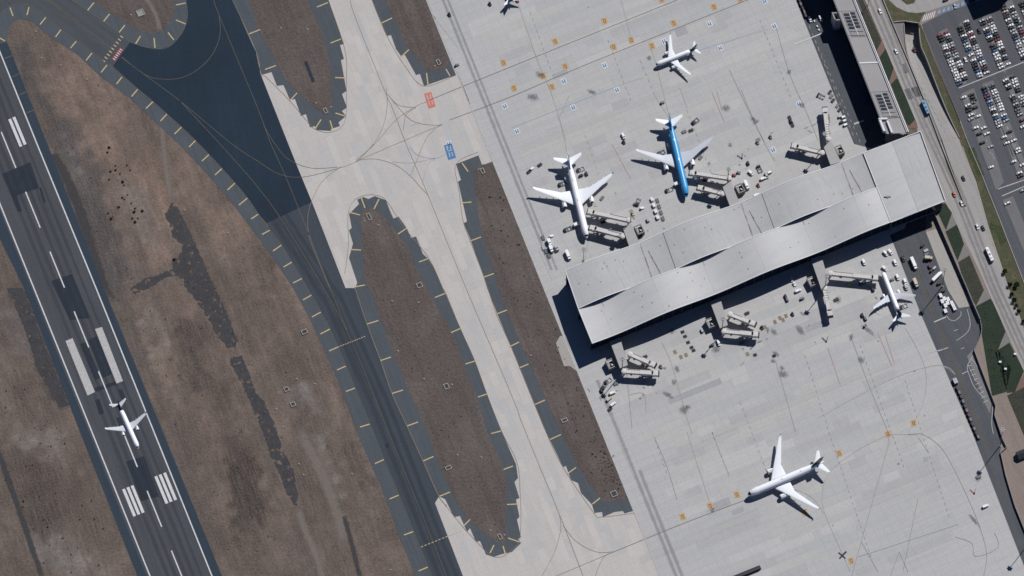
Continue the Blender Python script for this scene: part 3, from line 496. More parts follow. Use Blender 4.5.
BPOLY = px('333,0 346,50 348,110 315,135 262,78 345,285 442,505 462,570 650,570 600,430 520,230 460,80 424,90 372,0')
slabs(240, (330, 0), 7.0, 7.0, BPOLY, list(ISL.values()), ['bslab%d' % i for i in range(5)], beige, False, .085, (-20, 40), (0, 90), (2, 3, 4, 5, 7))
for (cx, cy, l, w_, m) in [(695, 391, 56, 6, 'slab3'), (720, 505, 22, 9, 'slab3'), (712, 512, 9, 7, 'slab1'), (738, 511, 12, 5, 'slab3'), (681, 31, 12, 9, 'slab3'), (560, 74, 16, 5, 'slab3'), (815, 326, 20, 6, 'slab3'), (850, 318, 26, 6, 'slab1')]:
    o_ = (cx, cy); poly('concrete_slab', [frame_pt(o_, u, v) for u, v in ((-l/2, -w_/2), (l/2, -w_/2), (l/2, w_/2), (-l/2, w_/2))], .12, MAT[m], apron)
def stain(x, y, rx, ry, rot=0, parent=None):
    c = P(x, y, .25); v = []
    for u, t in ((-1, -1), (1, -1), (1, 1), (-1, 1)):
        a, b = u*rx*S, t*ry*S; v.append((c.x+a*math.cos(rot)-b*math.sin(rot), c.y+a*math.sin(rot)+b*math.cos(rot), .25))
    o = mesh_obj('oil_stain', v, [[0, 1, 2, 3]], MAT['stain'], parent); ul = o.data.uv_layers.new(name='uv')
    for i, q in enumerate(((0, 0), (1, 0), (1, 1), (0, 1))): ul.data[i].uv = q
for a in [(684, 410, 6, 6), (688, 407, 4, 3), (783, 374, 7, 5), (782, 368, 3, 3), (774, 332, 5, 3), (861, 360, 5, 4), (851, 337, 3, 5), (776, 354, 3, 5), (674, 382, 4, 3), (677, 369, 5, 3), (753, 119, 4, 3), (789, 72, 3, 4), (756, 122, 3, 5), (730, 145, 3, 3),
          (758, 140, 5, 3), (978, 478, 4, 5), (974, 520, 10, 2.5), (533, 97, 8, 5), (802, 105, 4, 4), (640, 370, 3, 2), (672, 331, 4, 4), (773, 361, 3, 3), (716, 349, 6, 5), (838, 300, 5, 4), (800, 330, 8, 4), (649, 58, 4, 3), (592, 92, 6, 3), (540, 75, 6, 4), (700, 150, 5, 5), (726, 108, 5, 5), (668, 395, 8, 3), (868, 330, 10, 3)]:
    stain(*a, rot=random.uniform(0, 3), parent=apron)
for gx, gy in ((590, 205), (690, 175), (640, 225), (800, 130), (655, 385), (755, 350), (800, 320), (880, 300), (610, 400), (745, 165)):
    for q in range(5): stain(gx+random.gauss(0, 14), gy+random.gauss(0, 9), random.uniform(1, 4.5), random.uniform(.6, 1.8), random.uniform(0, 3), apron)
for q in range(18):
    x, y = random.uniform(520, 960), random.uniform(0, 570)
    if inside(x, y, APOLY): stain(x, y, random.uniform(.8, 2.2), random.uniform(.8, 2), random.uniform(0, 3), apron)
# black-and-white stand bars and small painted figures
for i, (u, v) in enumerate([(682.5, 332), (685, 336.5), (688, 342.5), (691.5, 347.5), (693.5, 350.5), (755, 355), (774, 356)]): panel(u, v, 1.9, 1.5, 'blackp', apron, None, -22, 'painted_bar')
for x, y in ((675, 352), (681, 357), (686, 355), (747.5, 354), (780, 318), (783, 320), (786, 316), (765, 327), (775, 322)): panel(x, y, 1.6, 2.0, 'yline', apron, None, -22, 'painted_bar')
poly('cross_mark', px('839,552 846,558 845,559 838,553'), .2, MAT['blackp'], apron); poly('cross_mark', px('845.5,551 847,552 840,559 839,558'), .24, MAT['blackp'], apron)
panel(926, 459, 2, 2, 'slab3', apron, None, 0, 'painted_bar')
struct(poly('concrete_pad', px('556,343 560,336 566,336 574,362 578,372 570,366 564,366'), .15, MAT['walk']))
lines(beige, 'wpaint_old', 1.0, [px('411,125 420,122')], name='guard_bar')
# dark bars painted in the islands and pale inspection slabs
poly('asphalt_patch', px('304,62 307,61 315,81 312,83'), .2, MAT['patchtar'], ground)

# ------------------------------------------------------------------ landside: service road, verges, roads, car park
land = struct(poly('landside_soil', px('866,-60 850,-60 865,0 888,52 925,140 926,232 934,232 966,290 972,306 981,330 979,338 973,352 981,371 995,408 994,416 1002,440 1000,453 1005,476 1014,506 1024,531 1070,645 1300,645 1300,-60 918,-60 918,4 920.4,42 927,60 945,107 959.5,138 941,141 925,99 908.5,58 904.8,36 903,4 917.5,3.9 917.5,-60'), .04, MAT['pinkdirt']))
service = struct(poly('service_road', px('772,-60 805.5,24 854,144 878,150 886,146 905,128 838,-60'), .10, MAT['service']))
service2 = struct(poly('service_road', px('890,236 896,249 920,312 972,432 1020.5,557 1056,645 1071,645 1024,531 1014,506 1005,476 1000,453 1002,440 994,416 995,408 981,371 973,352 979,338 981,330 972,306 959,308 948,290 926,232 915,228'), .10, MAT['service']))
struct(poly('pavement_strip', px('926,232 936,229 963,288 972,306 959,308 948,290'), .16, MAT['walk']))
for m, q in [('grass', '934,205 945.5,203 952,213 946,230'), ('greypath', '946,230 952,214 957,224.5'), ('grass', '945.5,231.5 957,224.5 964,244 957.5,261'), ('greypath', '957.5,261 964.5,245 969.5,255'), ('dgrass', '958,262 969.5,255.5 984,290 976,306 966,290'),
             ('greypath', '976,306 985,291 990.5,298'), ('grass', '975.7,306.5 990.5,298.5 995,306 1005.5,331.5 998,350 1011,368 1006,392 992,396 981,330'), ('greypath', '999,347.5 1007,332 1010,341.5'), ('grass', '1000,348.5 1009.5,342.5 1024,371 1015,392 1007,393 995,352'), ('brick_path', '1015,392 1024,373 1024,387'), ('dgrass', '1007,395.5 1024,387 1050,420 1050,470 1030,450')]:
    struct(poly({'greypath': 'path', 'brick_path': 'path'}.get(m, 'verge'), px(q), .14 if m != 'dgrass' else .12, MAT[m]))
mroad = struct(poly('road', px('845,-60 865.5,0 888,52.5 917,122.5 918,144 926,163 937,189 954,219 985.5,284 1024,370 1080,495 1080,462 1024,330 1018,313 1008,288 1000.5,264 988,226.5 975.5,181.5 962,149 959.5,138 941,141 925,99 908.5,58 892,22.4 883,0 866,-40'), .12, MAT['road']))
struct(poly('path', px('892,23.5 904,23 904,36 908,58'), .14, MAT['greypath']))
struct(poly('road', px('889,0 896.5,7 907,12 917,13 927,11.5 950,4 985,-10 1000,-60 860,-60'), .12, MAT['road']))
struct(poly('verge', px('883,0 889,0 896.5,7 907,12 917,13 926,12 922,17 919.5,22.5 892,22'), .10, MAT['dry']))
struct(poly('verge', pts(860, 0, 9.6, '380,-60 400,5 450,45 520,30 560,-60'), .16, MAT['dry']))
struct(poly('verge', px('919,24 922,26 935,60 960,120 968,142 966,148 961,145 959,138 945,107 927,60 920.4,42'), .16, MAT['dry']))
struct(poly('verge', px('964,148 968,142 981.7,174.7 999.7,220 1022.7,279.5 1034,310 1024,330 1018,313 1008,288 1000.5,264 988,226.5 975.5,181.5'), .16, MAT['dry']))
for q in ('967,150 971,149 982,178 994,214 988,220 979,186', '989,226 998,228 1004,244 1004,262 998,252'): struct(ribbon('verge_grass', px(q)[:1] + [((px(q)[0][0]*0+a[0]), a[1]) for a in px(q)[1:3]], 7, .2, M('green_verge', (56, 74, 46), [GR((40, 58, 34), .5, 1.8), GR((96, 96, 66), .4, 1.2)], alpha=('edge', .9, 6)), None, True))
for a, b in (('864,12', '880,52'),): struct(ribbon('verge', px(a+' '+b), 7, .14, MAT['dgrass']))
struct(poly('verge', px('858,0 863,0 884,47 878,50'), .13, MAT['dgrass'])); struct(poly('path', px('877,50 883,38 886,48 879,58'), .16, MAT['brick_path'])); struct(poly('verge', px('878,52 886,48 894,68 889,84'), .14, MAT['grass']))
struct(poly('path', px('889,82 894,67 897,76 890,86'), .16, MAT['brick_path'])); struct(poly('verge', px('891,84 897,78 916,120 912,128 907,124'), .14, MAT['grass'])); struct(poly('path', px('907,128 915,120 918,128'), .16, MAT['brick_path'])); struct(poly('verge', px('840,-60 847,-60 864,0 858,0'), .13, MAT['dry']))
# kerbs and lane lines of the roads
for p_ in ('845,-60 865.5,0 888,52.5 917,122.5 926,144 945,189 957.5,219 985.5,284 1024,370', '962,149 975.5,181.5 988,226.5 1000.5,264 1008,288 1018,313 1024,330', '883,0 892,22.4 908,60 924,100 940,140 965,206'):
    o_ = ribbon('kerb', px(p_), .9, .22, MAT['walk'], mroad)
for p_ in ('872,0 895,52 930,135 958,200 990,274 1024,350', '914,64 944,130 975,200 998,260'):
    q = px(p_)
    for (a, b) in zip(q[:-1], q[1:]):
        n_ = int(math.hypot(b[0]-a[0], b[1]-a[1])/7)
        for i in range(n_): bar('lane_dash', (a[0]+(b[0]-a[0])*i/n_, a[1]+(b[1]-a[1])*i/n_), (a[0]+(b[0]-a[0])*(i+.45)/n_, a[1]+(b[1]-a[1])*(i+.45)/n_), .28, .2, MAT['wpaint_old'], mroad)
for off, wd in ((3.5, 3), (8, 3.5), (13, 3)): ribbon('tyre_mark', [(865+off*1.2, 0), (888+off, 52), (917+off, 122), (948+off, 189), (985+off, 284), (1024+off, 370)], wd, .18, MAT['rubber_soft'], mroad, True)
for q in ('903,90 909,88 914,98 909,100', '911,88 917,86 921,96 916,97', '902,64 906,63 909,72 905,74'): poly('road_patch', px(q), .18, MAT['bay'], mroad)
# service road paint
for p_ in ('806,18 855,140', '815,40 862,146'):
    a, b = px(p_)
    for i in range(16): bar('lane_dash', (a[0]+(b[0]-a[0])*i/16, a[1]+(b[1]-a[1])*i/16), (a[0]+(b[0]-a[0])*(i+.4)/16, a[1]+(b[1]-a[1])*(i+.4)/16), .3, .2, MAT['wpaint_old'], service)
bar('stop_line', (795, 44), (822, 33.5), .7, .24, MAT['wpaint'], service); bar('stop_line', (854, 124), (864, 120.5), 1.6, .24, MAT['wpaint_old'], service)
for p_ in ('913,262 940,330 985,442', '905,246 934,320 975,420 1010,515', '917,270 944,336 990,450'):
    q = px(p_)
    lines(service2, 'ydark', .4, [q], name='lane_line')
bar('stop_line', (934, 322), (946, 317), .7, .24, MAT['wpaint'], service2); bar('stop_line', (939, 351), (948, 347.5), .6, .24, MAT['wpaint_old'], service2); bar('stop_line', (962, 374), (968, 371), .6, .24, MAT['wpaint_old'], service2)
lines(service2, 'wpaint_old', .45, [pts(915, 290, 9.4, '490,180 515,280 515,350 480,410 390,475'), pts(915, 290, 9.4, '295,240 330,280 380,285 430,240 430,200'), pts(915, 290, 9.4, '365,385 405,370'), pts(915, 290, 9.4, '430,555 465,540'), pts(924, 340, 5.76, '280,95 250,150 260,200 290,270 340,330'), pts(924, 340, 5.76, '270,105 310,160 370,300 395,360 390,480 400,540'), pts(924, 340, 5.76, '110,150 150,165 180,200'),
    pts(924, 340, 5.76, '80,65 130,45'), pts(924, 340, 5.76, '255,145 300,240')], name='lane_line')
for i in range(9): bar('hatch_stripe', (968+i*1.9, 366+i*4.6), (972+i*2.0, 365+i*4.4), .5, .24, MAT['wpaint_old'], service2)
struct(poly('verge', px('967,356 973,350 981,371 992,400 990,414 985,404'), .12, MAT['greypath']))
# car park
FENCE = px('921,25 934.6,60 959.6,120 967,140 981.7,174.7 999.7,220 1022.7,279.5 1060,375')
park = struct(poly('car_park', px('921,25 936,17 985,-8 1000,-60 1300,-60 1300,400 1062,378')+FENCE[::-1][:-1], .12, MAT['parking']))
for q in ('939,32 947,28 967,83 959,87', '959,24 967,19 988,75 979,79', '982,16 990,13 1011,66 1002,70', '1002,2 1012,0 1034,56 1024,60', '961,94 974,88 1004,182 996,190', '982,84 993,80 1016,138 1005,142', '1004,78 1014,74 1036,130 1026,134', '1005,140 1016,138 1030,176 1020,180', '1003,200 1013,196 1040,262 1030,266'):
    poly('parking_bays', px(q), .15, MAT['bay'], park)
for a, b in (((959, 88), (1024, 62)), ((1002, 196), (1030, 184)), ((998, 189), (1024, 180))): bar('parking_line', a, b, .8, .2, MAT['wpaint_old'], park)
bar('parking_line', (1002, 128), (1013, 156), .6, .22, MAT['blackp'], park); bar('parking_line', (1010, 143), (1024, 172), .6, .22, MAT['blackp'], park)
for i in range(10):
    x, y = 936.5+i*4.7, 15.2-i*1.62
    poly('painted_bay', [(x, y-5.5), (x+4.1, y-6.9), (x+5.4, y-1.6), (x+1.2, y-.1)], .2, M('blue_bay_paint', (112, 126, 146), [GR((128, 146, 168), .5, 1.2)]) if i == 0 else bpy.data.materials['blue_bay_paint'], park)
    bar('bay_symbol', (x+1.6, y-2.2), (x+3.6, y-4.6), .7, .24, MAT['wpaint_old'], park)
for i in range(6): bar('hatch_stripe', (922.5+i*2.1, 21.5-i*.8), (924.6+i*2.1, 15-i*.8), .7, .2, MAT['wpaint'], park)
for i in range(60):
    r_ = random.choice(((949, 56), (972, 50), (994, 44), (1000, 110), (978, 120))); t = random.uniform(-25, 45)
    x, y = r_[0]+.374*t+random.uniform(-1, 1), r_[1]+.927*t
    if y > 22: bar('lane_dash', (x, y), (x+1, y+2.5), .3, .2, MAT['wpaint_old'], park)

def wall(name, label, p, h, wd, mat, cat='wall', h1=None, group=None):
    b = MB(); n = len(p)
    for i in range(n-1):
        ha = h if h1 is None else h+(h1-h)*i/(n-1); hb = h if h1 is None else h+(h1-h)*(i+1)/(n-1)
        a, c = P(*p[i]), P(*p[i+1]); d = (c-a).normalized(); k = Vector((-d.y, d.x, 0))*wd/2; c = c+d*wd*.5*(i < n-2)
        b.hexa([a-k, c-k, c+k, a+k], [a-k+Vector((0, 0, ha)), c-k+Vector((0, 0, hb)), c+k+Vector((0, 0, hb)), a+k+Vector((0, 0, ha))])
    o = b.build(name, MAT[mat]); return tag(o, label, cat, group)
RL = spline(px('903,2 904.8,36 908.5,58 925,99 941,141'), 6); RR = spline(px('918,2 920.4,42 927,60 945,107 959.5,138'), 6); DEEP = 7.5
def ramp_z(i): return .12-DEEP*max(0.0, 1-max(0, i-6)/17.0)**1.2
v = []; f = []
for i, (p, q) in enumerate(zip(RL, RR)):
    a_, b_ = P(*p), P(*q); v += [Vector((a_.x, a_.y, ramp_z(i))), Vector((b_.x, b_.y, ramp_z(i)))]
    if i: f.append([2*i-2, 2*i, 2*i+1, 2*i-1])
struct(mesh_obj('ramp_road', v, f, MAT['road']))
def cut_wall(name, label, line, top):
    b = MB()
    for i in range(len(line)-1):
        a_, c_ = P(*line[i]), P(*line[i+1]); d_ = (c_-a_).normalized(); k_ = Vector((-d_.y, d_.x, 0))*.3; z0, z1 = ramp_z(i)-.3, ramp_z(i+1)-.3
        up = Vector((0, 0, top if i > 3 else -.4)); b.hexa([a_-k_+Vector((0, 0, z0)), c_-k_+Vector((0, 0, z1)), c_+k_+Vector((0, 0, z1)), a_+k_+Vector((0, 0, z0))], [a_-k_+up, c_-k_+up, c_+k_+up, a_+k_+up])
    return tag(b.build(name, MAT['conc']), label, 'wall')
cut_wall('retaining_wall', 'pale retaining wall between the sunken ramp and the car park verge', RR, 1.0)
cut_wall('ramp_side_wall', 'retaining wall on the left side of the sunken ramp', RL, .8)
wall('portal_wall', 'short pale parapet across the mouth of the underpass', px('893,22.5 905,21.5 919,23.5'), 1.2, .6, 'walk')
wall('road_barrier', 'long concrete barrier dividing the elevated road from the ramp road', px('866,-40 883,0 892,22 908,60 924.4,100 940,142 965,206'), 1.3, .6, 'walk')
wall('median_barrier', 'second thinner barrier with dry grass strip between the two carriageways', px('925.5,99 942,140 950,163 966,206'), 1.1, .5, 'conc')
poly('median_strip', px('940,143 944,152 966,206 964,205 948,168'), .3, MAT['dry'], mroad)
wall('boundary_wall', 'dark boundary wall between the pale pavement strip and the lawn triangles', px('926,196 937,221 966,288 973,305 980,321'), 3.8, .5, 'conc')
wall('boundary_wall', 'dark curving boundary wall round the bend of the service road', spline(px('980,321 981.5,330 979.5,339 974,351'), 4), 2.4, .4, 'conc')
wall('boundary_wall', 'dark boundary wall along the brown bank beside the service road', px('974,351 981.5,371 995.5,407 994.5,416 1002.5,440'), 2.6, .4, 'conc')
wall('boundary_wall', 'dark kinked boundary wall at the lower right below the tall mast', px('1002.5,440 1006.5,448 1000.5,453 1005.5,476 1014.5,506 1024.5,531 1060,610'), 2.2, .4, 'conc')
wall('car_park_fence', 'pale kerb wall along the left edge of the car park', FENCE, .6, .5, 'walk', 'kerb wall')
wall('car_park_hedge', 'thin brown hedge line inside the car park verge fence', px('923,29 935.5,61 960,121'), .8, .4, 'brick_path', 'hedge')

# ------------------------------------------------------------------ terminal with two interlocking wavy roofs
ZR, AMP = 18.0, 2.0
term = empty('terminal_building', P(760, 245)); tag(term, 'long terminal with two interlocking wavy pale metal roofs and a broad end hall', 'terminal')
TINV = Matrix.Translation(-Vector(term.location))
def tl(v): return TINV @ v
QA = [P(565, 271, ZR), P(864, 152, ZR), P(877, 187.5, ZR), P(578, 309, ZR)]
QB = [P(578, 309, ZR), P(877, 187.5, ZR), P(891.5, 222, ZR), P(592, 343.5, ZR)]
def bil(Q, s, t): return (Q[0]*(1-s)+Q[1]*s)*(1-t)+(Q[3]*(1-s)+Q[2]*s)*t
wave = lambda s: AMP*math.cos(2*PI*(s-.08)/.337)
def roof_bay(Q, s0, s1, sign, mat, t0=0.0, t1=1.0, n=14):
    v = []; f = []; th = .7
    for i in range(n+1):
        s = s0+(s1-s0)*i/n
        for t in (t0, .33, .66, t1):
            q = bil(Q, s, t); h = sign*wave(s)*(1 if sign > 0 else 1-.3*t)
            v.append(tl(q+Vector((0, 0, h)))); v.append(tl(q+Vector((0, 0, h-th))))
    m = 8
    for i in range(n):
        a = i*m; b = a+m
        for k in range(3):
            f.append([a+2*k, a+2*k+2, b+2*k+2, b+2*k]); f.append([a+2*k+1, b+2*k+1, b+2*k+3, a+2*k+3])
        f.append([a, b, b+1, a+1]); f.append([a+6, a+7, b+7, b+6])
    f.append([0, 1, 3, 2]); f.append([2, 3, 5, 4]); f.append([4, 5, 7, 6])
    e = n*m; f += [[e, e+2, e+3, e+1], [e+2, e+4, e+5, e+3], [e+4, e+6, e+7, e+5]]
    b = MB(); b.add(v, f); o = b.build('roof_bay', mat, term)
    bm = bmesh.new(); bm.from_mesh(o.data)
    for fc in bm.faces: fc.smooth = abs(fc.normal.z) > .5
    for ed in bm.edges:
        if len(ed.link_faces) == 2 and ed.calc_face_angle(0) > .6: ed.smooth = False
    bm.to_mesh(o.data); bm.free(); return o
GAPS = .0009
SA = [0, .25, .325, .587, .655, .925, 1.0]; SB = [0, .07, .245, .41, .58, .745, .92, 1.0]
for q, ss, sg, mt in ((QA, SA, 1, ('roof', 'roof2')), (QB, SB, -1, ('roof2', 'roof'))):
    for i in range(len(ss)-1):
        g = lambda v: GAPS if round(v, 3) in (.325, .655) else .00012
        roof_bay(q, ss[i]+g(ss[i]), ss[i+1]-g(ss[i+1]), sg, MAT[mt[0]])
# under-roof deck that shows as the dark joint between the bays
for q, sg in ((QA, 1), (QB, -1)):
    b = MB(); n = 60
    for i in range(n):
        c = []
        for s in (i/n, (i+1)/n):
            for t in (.01, .99):
                c.append(tl(bil(q, s, t)+Vector((0, 0, sg*wave(s)*(1 if sg > 0 else 1-.3*t)-.75))))
        dn = Vector((0, 0, -.5)); b.hexa([c[1]+dn, c[3]+dn, c[2]+dn, c[0]+dn], [c[1], c[3], c[2], c[0]])
    b.build('roof_deck', MAT['seam'], term)
def edge_trim(Q, t, sg, name='roof_edge', out=0.0):
    b = MB(); n = 60
    for i in range(n):
        s, e = i/n, (i+1)/n
        a = tl(bil(Q, s, t)+Vector((0, 0, sg*wave(s)*(1 if sg > 0 else 1-.3*t)-.5))); c = tl(bil(Q, e, t)+Vector((0, 0, sg*wave(e)*(1 if sg > 0 else 1-.3*t)-.5)))
        b.beam(a, c, .5, .75)
    return b.build(name, MAT['trim'], term)
edge_trim(QA, .004, 1); edge_trim(QB, .996, -1); edge_trim(QB, .006, -1); edge_trim(QA, .994, 1)
for Q, sg in ((QA, 1), (QB, -1)):
    a = tl(bil(Q, .0012, .01)+Vector((0, 0, sg*wave(0)-.4))); c = tl(bil(Q, .0012, .99)+Vector((0, 0, sg*wave(0)-.4))); b = MB(); b.beam(a, c, .5, .7); b.build('roof_edge', MAT['trim'], term)
# gutters and vents in the valleys
for Q, sg, ss in ((QA, 1, (.25, .587, .925)), (QB, -1, (.08, .415, .75))):
    for s in ss:
        b = MB()
        for k in range(8):
            t0, t1 = .04+k*.115, .04+k*.115+.112
            a = tl(bil(Q, s-.002, t0)+Vector((0, 0, sg*wave(s)+.02))); c = tl(bil(Q, s-.002, t1)+Vector((0, 0, sg*wave(s)+.02))); b.beam(a, c, .8 if sg > 0 else .6, .1)
        b.build('roof_gutter', MAT['rust'], term)
        if sg > 0:
            for k in range(3):
                b = MB(); s2 = s+.016+.008*k*.5; t0 = .28+.2*k
                a = tl(bil(Q, s2, t0)+Vector((0, 0, wave(s2)+.0))); c = tl(bil(Q, s2+.004, t0+.3)+Vector((0, 0, wave(s2)+.0))); b.beam(a, c, .55, .35); b.build('roof_vent', MAT['rust'], term)
# walls with glazing bays
def wall_run(Q, t, sg, s0=0.0, s1=1.0, n=33, inset=0.0):
    for i in range(n):
        a_, b_ = s0+(s1-s0)*i/n, s0+(s1-s0)*(i+1)/n
        a = bil(Q, a_, t); c = bil(Q, b_, t); za = sg*wave(a_)+ZR-1.4; zb = sg*wave(b_)+ZR-1.4
        d = (c-a).normalized(); k = Vector((-d.y, d.x, 0))*.2
        f0, f1 = Vector((a.x, a.y, 0)), Vector((c.x, c.y, 0)); g = (f1-f0)*.02
        b = MB(); b.hexa([tl(f0+g-k), tl(f1-g-k), tl(f1-g+k), tl(f0+g+k)], [tl(f0+g-k)+Vector((0, 0, za)), tl(f1-g-k)+Vector((0, 0, zb)), tl(f1-g+k)+Vector((0, 0, zb)), tl(f0+g+k)+Vector((0, 0, za))])
        b.build('glass_panel', MAT['glass'], term)
        b = MB(); b.beam(tl(f0-d*.0), tl(f0+d*.25), .9, za); b.build('mullion', MAT['mull'], term)
wall_run(QB, .90, -1); wall_run(QA, .10, 1); wall_run(QB, .03, -1, n=20); wall_run(QA, .985, 1, n=20)
for Q, sg in ((QA, 1), (QB, -1)):
    for s in (.012, .988):
        a, c = bil(Q, s, .1), bil(Q, s, .98 if sg > 0 else .9); b = MB(); b.beam(tl(Vector((a.x, a.y, 0))), tl(Vector((c.x, c.y, 0))), .4, ZR+sg*wave(s)-1.4); b.build('end_wall', MAT['wallc'], term)
# the broad end hall
QC = [P(863.5, 153, ZR+.4), P(920.5, 131.5, ZR+.4), P(945.5, 201, ZR+.4), P(890.8, 222.5, ZR+.4)]
hall = lambda s: 1.3*math.sin(PI*(s*.8+.2))-.6
for (s0, s1) in ((0.0, .5), (.5, 1.0)):
    b = MB(); n = 8; v = []; f = []
    for i in range(n+1):
        s = s0+.0015+(s1-s0-.003)*i/n
        for t in (0, 1):
            q = bil(QC, s, t); v += [tl(q+Vector((0, 0, hall(s)))), tl(q+Vector((0, 0, hall(s)-.8)))]
    for i in range(n):
        a = 4*i; e = a+4; f += [[a, a+2, e+2, e], [a+1, e+1, e+3, a+3], [a, e, e+1, a+1], [a+2, a+3, e+3, e+2]]
    f += [[0, 1, 3, 2], [4*n, 4*n+2, 4*n+3, 4*n+1]]; b.add(v, f); b.build('hall_roof', MAT['roof' if s0 else 'roof2'], term)
c4 = [bil(QC, s, t) for s, t in ((.03, .97), (.97, .97), (.97, .04), (.03, .04))]
b = MB(); b.hexa([tl(Vector((q.x, q.y, 0))) for q in c4], [tl(Vector((q.x, q.y, ZR-.7))) for q in c4]); b.build('hall_wall', MAT['wallc'], term)
for i in range(10):
    a = bil(QC, .04+.092*i, .975); c = bil(QC, .04+.092*i+.08, .975); b = MB(); b.beam(tl(Vector((a.x, a.y, 4))), tl(Vector((c.x, c.y, 4))), .5, 11); b.build('hall_window', MAT['glass'], term)
for a, c in ((QC[0], QC[3]), (QC[0], QC[1]), (QC[1], QC[2]), (QC[3], QC[2])):
    b = MB(); b.beam(tl(a)+Vector((0, 0, -.1)), tl(c)+Vector((0, 0, -.1)), .5, .7 if a is not QC[0] or c is not QC[3] else .5); b.build('roof_edge', MAT['trim'], term)
for x, y in ((903, 134), (887.5, 197)):
    b = MB(); p_ = tl(P(x, y, ZR+.4)); b.box(p_.x-2.6, p_.x+2.6, p_.y-.5, p_.y+.5, p_.z-.3, p_.z+1.1); b.box(p_.x-.6, p_.x+.6, p_.y-1.2, p_.y-.5, p_.z-.3, p_.z+1.0); b.build('roof_unit', MAT['bridge2'], term)
for i in range(46):
    Q, sg = random.choice(((QA, 1), (QB, -1))); s, t = random.uniform(.02, .98), random.uniform(.1, .9); p_ = tl(bil(Q, s, t)+Vector((0, 0, sg*wave(s))))
    b = MB(); b.tube(p_-Vector((0, 0, .2)), p_+Vector((0, 0, .55)), .28, .34, 6); b.build('roof_vent', MAT['bridge2'], term)

# ------------------------------------------------------------------ pier building on the right
ZP = 16.5
pier = empty('pier_building', P(868, 70)); tag(pier, 'long flat-roofed pier building running up from the terminal, with two skylight blocks', 'building')
pl_ = lambda v: Matrix.Translation(-Vector(pier.location)) @ v
pc = lambda u, v, z: pl_(P(833.6+v*.393+u*(20.8+v*.008), v-u*1.5*(v/132), z))
def pbox(name, u0, u1, v0, v1, z0, z1, mat):
    b = MB(); b.hexa([Vector((q.x, q.y, z0)) for q in (pc(u0, v1, ZP), pc(u1, v1, ZP), pc(u1, v0, ZP), pc(u0, v0, ZP))], [Vector((q.x, q.y, z1)) for q in (pc(u0, v1, ZP), pc(u1, v1, ZP), pc(u1, v0, ZP), pc(u0, v0, ZP))])
    return b.build(name, mat, pier)
pbox('wall', .02, .98, -70, 134, 0, ZP-.6, MAT['wallc'])
for v0, v1 in ((-70, -31), (-30.6, 11), (11.4, 35.6), (36, 63), (63.4, 92), (92.4, 118.5), (119, 134)): pbox('roof_slab', 0, 1, v0, v1, ZP-.6, ZP, MAT['pier_roof'])
for u0, u1 in ((-.03, .03), (.93, .955), (1.0, 1.04)): pbox('parapet', u0, u1, -70, 134, ZP-.3, ZP+.9, MAT['trim' if u0 > .9 else 'wallc'])
pbox('roof_seam', .04, .92, 62.6, 63.8, ZP, ZP+.4, MAT['trim'])
for base in (13, 94.5):
    pbox('skylight_kerb', .16, .86, base-1, base+24, ZP+.0, ZP+.25, MAT['bridge2'])
    for cI in range(2):
        for r in range(5): pbox('skylight', .22+cI*.30, .46+cI*.30, base+.8+r*3.3-cI*1.2, base+2.9+r*3.3-cI*1.2, ZP+.2, ZP+.65, MAT['panel'])
    for k in range(2): pbox('roof_duct', .2, .82, base+18.2+4*k, base+18.8+4*k, ZP+.2, ZP+.7, MAT['seam'])
    pbox('roof_duct', .49, .52, base-.5, base+23, ZP+.2, ZP+.6, MAT['trim'])
for i in range(60):
    v0 = -60+i*3.2; pbox('glass_panel', -.012, .02, v0, v0+2.9, 3, ZP-2, MAT['glass'])
b = MB()
for u0, u1, v0, v1 in ((-.32, -.26, 13, 20), (-.07, -.02, 12, 19), (-.32, -.03, 12.2, 13.2), (-.32, -.03, 19.2, 20.2)):
    q = [pc(u0, v1, ZP), pc(u1, v1, ZP), pc(u1, v0, ZP), pc(u0, v0, ZP)]; b.hexa([Vector((k.x, k.y, 0)) for k in q], [Vector((k.x, k.y, ZP)) for k in q])
b.build('stair_tower', MAT['pier_roof'], pier)
b = MB()
for u0, u1, v0, v1 in ((-.1, .0, 120, 132), (.22, .3, 122, 134), (-.1, .3, 119, 120.5)):
    q = [pc(u0, v1, ZP), pc(u1, v1, ZP), pc(u1, v0, ZP), pc(u0, v0, ZP)]; b.hexa([Vector((k.x, k.y, ZP-2)) for k in q], [Vector((k.x, k.y, ZP+2)) for k in q])
b.build('roof_plant', MAT['trim'], pier)
q4 = [P(*k) for k in px('828,-3 858,-15 838,-66 806,-54')]; b = MB(); b.hexa([pl_(q) for q in q4], [pl_(q+Vector((0, 0, 31))) for q in q4]); b.build('tower_block', MAT['wallc'], pier)
# office block beyond the top edge whose shade falls on the car park
q4 = [P(*k) for k in px('994,-5 1020,-15 1004,-50 978,-40')]; b = MB(); b.hexa(q4, [q+Vector((0, 0, 30)) for q in q4])
ob = empty('office_block', P(999, -28)); tag(ob, 'tall office block beyond the top edge shading the upper car park', 'building')
b.v = [v-Vector(ob.location) for v in b.v]; b.build('wall', MAT['wallc'], ob)
b = MB(); b.hexa([q-Vector(ob.location)+Vector((0, 0, 30.01)) for q in q4], [q-Vector(ob.location)+Vector((0, 0, 31)) for q in q4]); b.build('roof', MAT['pier_roof'], ob)

